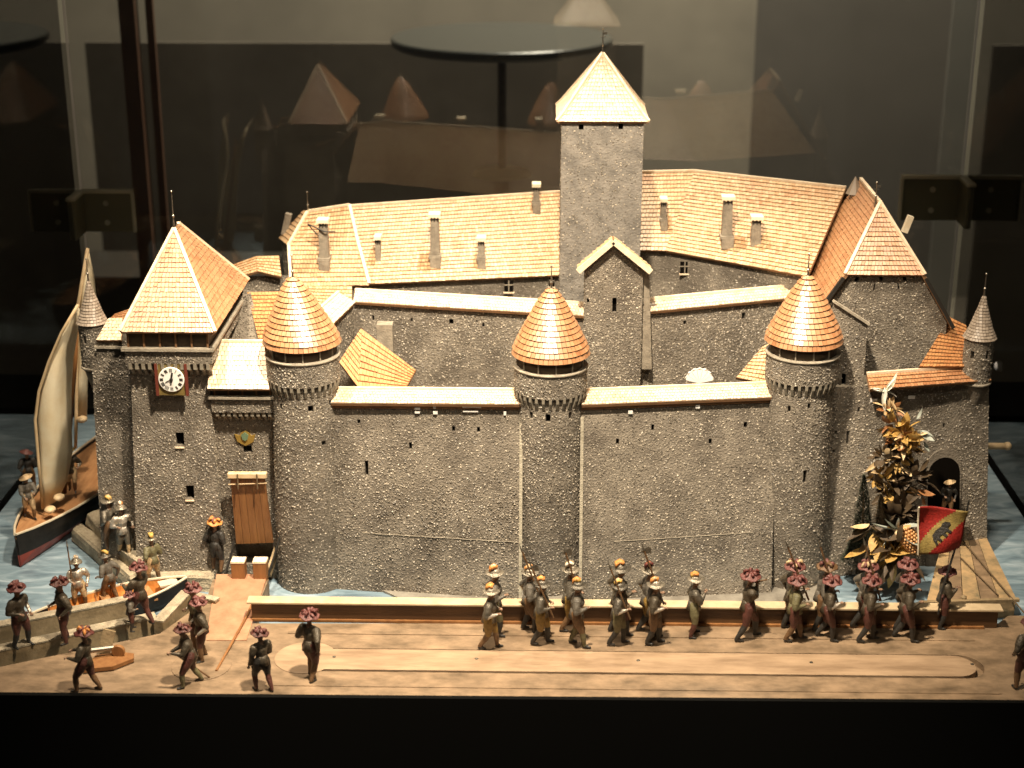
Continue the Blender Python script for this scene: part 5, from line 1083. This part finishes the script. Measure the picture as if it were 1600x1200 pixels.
figure(964, 1007, 1.02, -4, 'helmet', 'march', ('steel', 'olive', 'black'), ('gold', 'tan'), 'yellow plumed soldier just right of the middle tower, front file', 'pike')
figure(966, 991, 1.16, 6, 'helmet', 'march2', ('bronze', 'oxblood', 'black'), O, 'tall rear file soldier behind the yellow plumed one, orange plume')
figure(1020, 1006, 1.04, -6, 'helmet', 'march', ('bronze', 'brown', 'black'), ('orange', 'tan'), 'front file soldier in bronze coat nearest the lone officer')
figure(1011, 991, 1.14, 2, 'helmet', 'march2', ('grey', 'yellow', 'black'), ('crimson', 'orange'), 'rear file soldier with small dark red plume nearest the lone officer', 'halberd')
figure(1082, 993, 1.00, 0, 'helmet', 'stand', ('steel', 'olive', 'oxblood'), ('orange', 'gold'), 'lone officer with big orange plume walking between the two companies', group='marching soldiers', arm=((.1, .16, .62), (.15, -.05, .74)))
figure(1166, 998, 1.10, 10, 'hat', 'lunge', ('bronze', 'oxblood', 'black'), R2, 'musician with very wide red feather hat raising a hand to his mouth', 'fife', arm=((.12, .16, .86), (.10, -.03, .82)))
figure(1238, 1001, 1.05, -4, 'hat', 'march', ('olive', 'oxblood', 'brown'), R2, 'red hatted soldier at the foot of the right round tower, front file', None)
figure(1234, 985, 1.13, 4, 'hat', 'march2', ('bronze', 'brown', 'black'), ('rose', 'tan'), 'red hatted soldier half hidden behind, under the right round tower', 'pike')
figure(1290, 999, 1.02, -6, 'hat', 'march2', ('bronze', 'oxblood', 'black'), R2, 'red hatted soldier in front of the seam of the right wall', None, lean=.02)
figure(1280, 984, 1.12, 0, 'hat', 'march', ('grey', 'brown', 'black'), ('brown', 'rose'), 'dark hatted pikeman behind the seam of the right wall', 'pike', lean=.03)
figure(1353, 1002, 1.06, -4, 'hat', 'march', ('bronze', 'oxblood', 'black'), R2, 'red hatted soldier below the two dark cypress cones, front file')
figure(1347, 985, 1.13, 0, 'hat', 'march2', ('grey', 'oxblood', 'black'), ('rose', 'tan'), 'red hatted soldier standing behind, below the dark cypress cones', 'pike')
figure(1412, 1000, 1.06, -4, 'hat', 'march2', ('bronze', 'oxblood', 'black'), R2, 'front file red hatted soldier left of the flag bearer')
figure(1408, 983, 1.14, 0, 'hat', 'march', ('bronze', 'brown', 'black'), R2, 'rear file red hatted soldier left of the flag bearer', None)
FB = figure(1470, 979, .98, -4, 'hat', 'stand', ('bronze', 'oxblood', 'black'), R2, 'standard bearer with red hat holding the red and yellow flag', arm=((.14, .10, .62), (.16, -.08, .70)))
figure(1600, 1078, 1.10, 100, 'hat', 'stand', ('bronze', 'oxblood', 'brown'), ('crimson', 'rose'), 'red hatted figurine cut by the right edge of the picture', group='bystanders on the promenade')
# figures on the left
G = 'figurines at the left landing'
figure(487, 1060, 1.06, 60, 'hat', 'walk', ('bronze', 'oxblood', 'brown'), ('rose', 'crimson'), 'figurine with spiky rose hat walking alone on the promenade left part', group=G)
figure(412, 1079, .96, 130, 'hat', 'walk', ('bronze', 'black', 'oxblood'), ('oxblood', 'rose'), 'dark red hatted figurine standing right at the front edge', None, group=G, arm=((.1, .16, .45), (.16, -.12, .5)))
figure(300, 1070, .95, 200, 'hat', 'lunge', ('bronze', 'oxblood', 'olive'), ('oxblood', 'rose'), 'striding figurine with a long dark stick in front of the ramp', 'stick', group=G, lean=.06)
figure(318, 1030, .98, 200, 'hat', 'stand', ('bronze', 'oxblood', 'brown'), R2, 'red hatted figurine with crossed arms at the foot of the ramp', group=G)
figure(310, 1012, 1.02, 190, 'hat', 'stand', ('olive', 'oxblood', 'brown'), ('rose', 'crimson'), 'rearmost of the three red hatted figurines at the ramp foot', group=G)
figure(138, 1080, .98, 170, 'hat', 'lunge', ('bronze', 'oxblood', 'brown'), ('crimson', 'orange'), 'figurine bending over the small gun carriage at the front left', group=G, lean=-.04, arm=((.2, .14, .6), (.24, -.1, .6)))
figure(35, 1010, 1.02, -30, 'hat', 'stand', ('bronze', 'oxblood', 'black'), ('crimson', 'rose'), 'leftmost quay figurine with tall red feathered hat', group=G, z=.1)
figure(104, 1002, 1.02, -150, 'hat', 'stand', ('bronze', 'oxblood', 'oxblood'), ('oxblood', 'crimson'), 'dark figurine with flat red cap at the near side of the rowing boat', group=G, z=.1)
figure(222, 975, 1.0, 150, 'hat', 'lunge', ('bronze', 'oxblood', 'oxblood'), R2, 'red hatted figurine stepping up from the rowing boat, right of centre', group=G, lean=-.04, z=.1)
figure(206, 985, .62, 20, 'hat', 'stand', ('grey', 'oxblood', 'black'), ('rose', 'oxblood'), 'short crouching figurine with pink hat on the lower quay', group=G, z=.1)
figure(126, 950, .86, -70, 'helmet', 'stand', ('pale', 'tan', 'brown'), ('pale', 'tan'), 'pale armoured soldier with pointed helmet standing in the rowing boat', 'halberd', group=G, z=-.15)
figure(174, 940, .84, 150, 'helmet', 'walk', ('grey', 'brown', 'brown'), ('gold', 'gold'), 'soldier with yellow plume sitting low in the middle of the rowing boat', group=G, z=-.15, lean=.05)
figure(242, 913, .86, 140, 'helmet', 'stand', ('olive', 'tan', 'brown'), ('gold', 'gold'), 'soldier with yellow plume at the far end of the rowing boat', group=G, z=-.05)
figure(195, 868, .92, -60, 'helmet', 'march', ('pale', 'steel', 'tan'), ('orange', 'white'), 'armoured soldier with red and white plume on the rocks by the tower', group=G, z=.1)
figure(176, 858, .92, 150, 'helmet', 'stand', ('steel', 'brown', 'brown'), ('gold', 'tan'), 'soldier with yellow plume behind the armoured one on the rocks', group=G, z=.15)
figure(340, 893, .92, 70, 'hat', 'stand', ('black', 'black', 'brown'), ('orange', 'rose'), 'dark figurine with orange-red hat guarding the gate by the tower foot', group=G, z=-.02)
figure(47, 808, .80, -60, 'brimmed', 'lunge', ('grey', 'tan', 'brown'), ('tan', 'tan'), 'sailor with tan brimmed hat at the bow of the sailing boat', group='sailors', z=.22, name='sailor_figurine')
figure(48, 768, .80, 110, 'brimmed', 'stand', ('black', 'brown', 'brown'), ('rose', 'tan'), 'dark sailor with pink hat left of the large sail', group='sailors', z=.25, name='sailor_figurine')
figure(114, 768, .84, -80, 'brimmed', 'march', ('bronze', 'tan', 'brown'), ('gold', 'tan'), 'sailor with yellow hat right of the large sail, seen from behind', group='sailors', z=.25, name='sailor_figurine')
p = Py(1476, 792, 1.98)
figure(0, 0, .66, -100, 'brimmed', 'stand', ('black', 'brown', 'black'), ('tan', 'tan'), 'guard with tan hat standing in the dark arched doorway', group='bystanders on the promenade', at=V(p.x, 1.82, p.z-.1), name='guard_figurine')
# ledge under the guard
m = MB(); m.box(V(p.x-.02, 1.86, p.z-.17), (.75, .35, .12)); m.box(V(p.x-.02, 1.93, (p.z-.23)/2-.15), (.5, .22, p.z-.2+.3)); tag(m.build('door_step', M['stone']), 'stone step below the arched doorway behind the flag', 'step')

# ------------------------------------------------------------------ the standard
def flag():
    y = -.98; TR = Py(1512, 797, y); TL = Py(1436, 792, y); BL = Py(1435, 868, y); BR = Py(1499, 857, y)
    t = thing('standard_flag', 'square red flag with a yellow diagonal and black bear on a dark pole', 'flag', Pz(1474, 980, 0))
    m = MB(); m.tube([Py(1470, 930, y), Py(1510, 800, y), Py(1514, 782, y)], .016, 6); m.tube([Py(1470, 930, y), Py(1466, 960, y)], .014, 6); m.build('pole', FM['black'], t)
    fr = fm('flag_red', (.22, .010, .006), .65); fy = fm('flag_yellow', (.22, .16, .045), .65)
    def S(u, v): 
        p = TL*(1-u)*(1-v)+TR*u*(1-v)+BR*u*v+BL*(1-u)*v; return p+V(0, .05*math.sin(u*5+v*2)+.03*math.sin(v*6), 0)
    m = MB(); n = 20
    for i in range(n+1):
        for j in range(n+1): m.v.append(tuple(S(i/n, j/n)))
    for i in range(n):
        for j in range(n):
            u, v = (i+.5)/n, (j+.5)/n; k = u+v-1; m.f.append((i*(n+1)+j, i*(n+1)+j+1, (i+1)*(n+1)+j+1, (i+1)*(n+1)+j)); m.m.append(1 if abs(k) < .24 else 0)
    c = m.build('cloth', [fr, fy], t, smooth=True); md = c.modifiers.new('t', 'SOLIDIFY'); md.thickness = .012; md.offset = 0
    m = MB(); m.tube([S(0, j/8)+V(0, -.01, 0) for j in range(9)], .014, 5); m.build('hem', M['cream'], c)
    # bear walking up the diagonal: body, head, four legs, as a flat applique following the cloth
    bear = [(-.30, -.02), (-.24, .07), (-.10, .10), (.06, .09), (.14, .13), (.22, .12), (.30, .05), (.29, .0), (.20, -.01), (.17, -.06), (.20, -.16), (.14, -.17), (.10, -.07), (.04, -.06), (.06, -.16), (0, -.17), (-.03, -.06), (-.13, -.05), (-.12, -.16), (-.18, -.17), (-.20, -.07), (-.24, -.08), (-.26, -.17), (-.32, -.16), (-.30, -.08)]
    ca, sa = math.cos(math.radians(42)), math.sin(math.radians(42)); P = []
    for x, z_ in bear:
        X = (x*ca-z_*sa)*.85; Z = (x*sa+z_*ca)*.85; P.append(S(.5+X, .5-Z)+V(0, -.016, 0))
    m = MB(); m.prism(P, V(0, -.008, 0)); m.build('bear_emblem', FM['black'], c)
flag()

# ------------------------------------------------------------------ dried leaf arrangement climbing the right wall
M['leaf_ochre'] = mat('dry_leaf_ochre', (.34, .19, .045), .55, col2=(.50, .33, .10), nscale=6, bump=.3, bscale=30)
M['leaf_tan'] = mat('dry_leaf_tan', (.52, .36, .18), .5, col2=(.68, .52, .30), nscale=6, bump=.3, bscale=30)
M['leaf_dark'] = mat('dry_leaf_dark', (.045, .03, .018), .6, col2=(.09, .06, .03), nscale=6, bump=.3, bscale=30)
M['leaf_pale'] = mat('pale_sage_leaf', (.26, .29, .25), .5, col2=(.38, .41, .36), nscale=6)
M['leaf_white'] = mat('white_petal', (.88, .88, .78), .4); M['leaf_brown'] = mat('dry_leaf_brown', (.20, .08, .03), .6, col2=(.3, .14, .05), nscale=6)
M['cypress'] = mat('dark_cypress', (.020, .026, .016), .8, col2=(.05, .055, .032), nscale=9)
M['cypress_brown'] = mat('brown_cone', (.07, .055, .03), .8, col2=(.13, .10, .06), nscale=9)
def leaf_mesh(name, m_, curl, wid):
    m = MB(); n = 7
    for i in range(n):
        k = i/(n-1); w = wid*math.sin(math.pi*min(1, k*1.02))**.8*(1-.25*k)+.002; x = k-curl*.15*k*k; z = curl*k*k*.5
        m.v += [(x, -w, z+w*.35), (x, 0, z), (x, w, z+w*.35)]
    for i in range(n-1): m.f += [(3*i, 3*i+1, 3*i+4, 3*i+3), (3*i+1, 3*i+2, 3*i+5, 3*i+4)]; m.m += [0, 0]
    me = bpy.data.meshes.new(name); me.from_pydata(m.v, [], m.f); me.materials.append(m_); me.polygons.foreach_set('use_smooth', [True]*len(m.f)); return me
LM = {k: [leaf_mesh('leaf', M['leaf_'+k], c, w) for c, w in ((.5, .24), (1.1, .3), (-.6, .18))] for k in ('ochre', 'tan', 'dark', 'pale', 'white', 'brown')}
def leaf(par, p, d, L, kind, r, roll=None):
    o = bpy.data.objects.new('leaf', r.choice(LM[kind])); COL.objects.link(o); o.parent = par; o.location = p-offset_of(par)
    q = Vector(d).to_track_quat('X', 'Z'); o.rotation_mode = 'QUATERNION'; from mathutils import Quaternion
    o.rotation_quaternion = q @ Quaternion((1, 0, 0), r.uniform(-1.2, 1.2) if roll is None else roll); o.scale = (L, L, L); return o
def arrangement():
    r = random.Random(5); base = Py(1405, 880, 1.1)
    t = thing('dried_leaf_arrangement', 'climbing arrangement of dried ochre and dark leaves topped by a white flower', 'plant', V(base.x, 1.1, 0))
    path = [(1400, 905, .9), (1403, 800, 1.2), (1398, 740, 1.35), (1410, 690, 1.4), (1395, 640, 1.42), (1386, 625, 1.42)]
    P = [Py(*q) for q in path]; m = MB(); m.tube(P, [.09, .08, .06, .05, .03, .015], 8); m.build('stem', M['leaf_dark'], t, smooth=True)
    def cluster(px, py, y, n, L, kinds, spread=.1, up=0.0):
        c = Py(px, py, y)
        for i in range(int(n*1.6)):
            d = V(r.gauss(0, 1), -abs(r.gauss(0, .6))-.1, r.gauss(up, .9)).normalized(); leaf(t, c+d*spread*r.random(), d, L*r.uniform(.9, 1.4), r.choice(kinds), r)
    for i in range(6):                        # flower on top
        a = (80, 35, 150, 195, -10, 260)[i]; L = (.34, .4, .26, .3, .18, .32)[i]; leaf(t, Py(1384, 612, 1.3), (math.cos(math.radians(a)), -.15, math.sin(math.radians(a))), L, 'white', r, .2)
    leaf(t, Py(1382, 605, 1.28), (.05, -.2, -1), .3, 'white', r, 0); leaf(t, Py(1388, 625, 1.3), (.6, -.3, -.5), .22, 'tan', r)
    cluster(1388, 640, 1.35, 12, .18, ['brown', 'tan', 'tan'], .12); cluster(1395, 662, 1.33, 14, .2, ['brown', 'ochre', 'dark'], .15)
    cluster(1412, 680, 1.3, 20, .26, ['tan', 'ochre', 'ochre'], .14); cluster(1398, 688, 1.3, 12, .24, ['ochre', 'brown'], .15); cluster(1380, 712, 1.3, 18, .2, ['dark', 'dark', 'tan'], .14)
    cluster(1402, 716, 1.28, 14, .2, ['ochre', 'tan', 'dark'], .12); cluster(1422, 700, 1.3, 9, .2, ['dark', 'ochre'], .12); cluster(1374, 742, 1.3, 12, .2, ['tan', 'ochre'], .1); cluster(1395, 760, 1.3, 26, .28, ['dark', 'dark', 'ochre'], .22); cluster(1400, 800, 1.2, 26, .3, ['dark'], .22); cluster(1425, 745, 1.3, 20, .24, ['dark'], .2)
    for (x, y, a, L) in ((1432, 655, 40, .24), (1438, 673, -10, .22), (1436, 672, -60, .3), (1443, 690, -70, .2)): leaf(t, Py(x, y, 1.3), (math.cos(math.radians(a)), -.2, math.sin(math.radians(a))), L, 'pale', r, .3)
    for (x, y, a, L) in ((1425, 772, 10, .3), (1433, 765, -40, .3), (1420, 770, 170, .26), (1440, 775, -70, .28)): leaf(t, Py(x, y, 1.2), (math.cos(math.radians(a)), -.2, math.sin(math.radians(a))), L, 'brown', r, .3)
    # base: long banana-like ochre leaves, sage leaves, a corn-like cone
    for i in range(34):
        a = math.radians(r.uniform(-165, -15)); leaf(t, Py(r.uniform(1350, 1435), r.uniform(818, 855), .75), (math.cos(a), -.35, math.sin(a)*.8), r.uniform(.3, .5), r.choice(['ochre', 'ochre', 'dark', 'tan', 'dark']), r)
    for (a, L) in ((175, .5), (150, .34), (-40, .55), (35, .4), (80, .24), (-150, .3)): leaf(t, Py(1402, 828, .62), (math.cos(math.radians(a)), -.3, math.sin(math.radians(a))), L, 'pale', r, .2)
    cluster(1400, 860, .75, 22, .34, ['dark', 'ochre', 'dark'], .25)
    m = MB(); a, b_ = Py(1413, 822, .6), Py(1428, 862, .55); ax = (b_-a).normalized(); u = ax.orthogonal().normalized(); w = ax.cross(u)
    m.tube([a, a.lerp(b_, .3), b_], [.07, .12, .06], 12)
    for i in range(9):
        for k in range(14):
            f = (i+.5)/9; rad = .08+.05*math.sin(math.pi*min(f*1.1, 1)); an = 2*math.pi*(k+.5*(i % 2))/14; m.ball(a.lerp(b_, f)+(u*math.cos(an)+w*math.sin(an))*rad, .024, 5, 4)
    m.build('corn_cone', mat('corn_orange', (.52, .24, .08), .45, col2=(.66, .38, .16), nscale=12), t, smooth=True)
arrangement()
def cone_tree(px0, tip, bot, y, r0, lab, m_, seed):
    a = Py(px0[0], bot, y); b_ = Py(px0[1], tip, y); rr = random.Random(seed)
    t = thing('cypress_tree', lab, 'tree', V(a.x, y, a.z), group='pointed model cypresses'); m = MB(); m.tube([a-V(0, 0, .2), a.lerp(b_, .8)], [.04, .01], 6); m.build('trunk', M['leaf_dark'], t)
    m = MB(); n = 2600
    for i in range(n):
        f = rr.random()**1.3; c = a.lerp(b_, f); an = rr.random()*6.283; rad = r0*(1-f)**.8*(.75+.35*rr.random()+.12*math.sin(an*3+f*9)); d = V(math.cos(an), math.sin(an), .9).normalized(); p = c+V(math.cos(an)*rad, math.sin(an)*rad, 0); s = .05*(1-.4*f); sd = d.cross(V(0, 0, 1)).normalized()*s*.35
        m.add([p-sd, p+sd, p+d*s], [(0, 1, 2)])
    m.build('crown', m_, t, kind='stuff')
cone_tree((1348, 1350), 742, 868, 1.15, .20, 'left dark pointed cypress at the foot of the right wall', M['cypress'], 1)
cone_tree((1384, 1376), 772, 862, 1.0, .19, 'right brownish pointed cypress beside the leaf arrangement', M['cypress_brown'], 2)
cone_tree((1336, 1342), 818, 880, 1.1, .2, 'short dark bush-like cypress at the left end of the arrangement', M['cypress'], 3)
# glints on the wall beside the flower, painted as two little white plates
for (x, y, lab) in ((1365, 625, 'tiny white painted glint left of the white flower'), (1424, 620, 'tiny white painted glint right of the white flower')):
    u, v = RQ.hit(x, y); p = Vector(RQ.S(u, v)[0]); m = MB(); m.box(p+V(0, -.02, 0), (.11, .02, .055)); tag(m.build('glint_plate', M['white']), lab, 'plate')
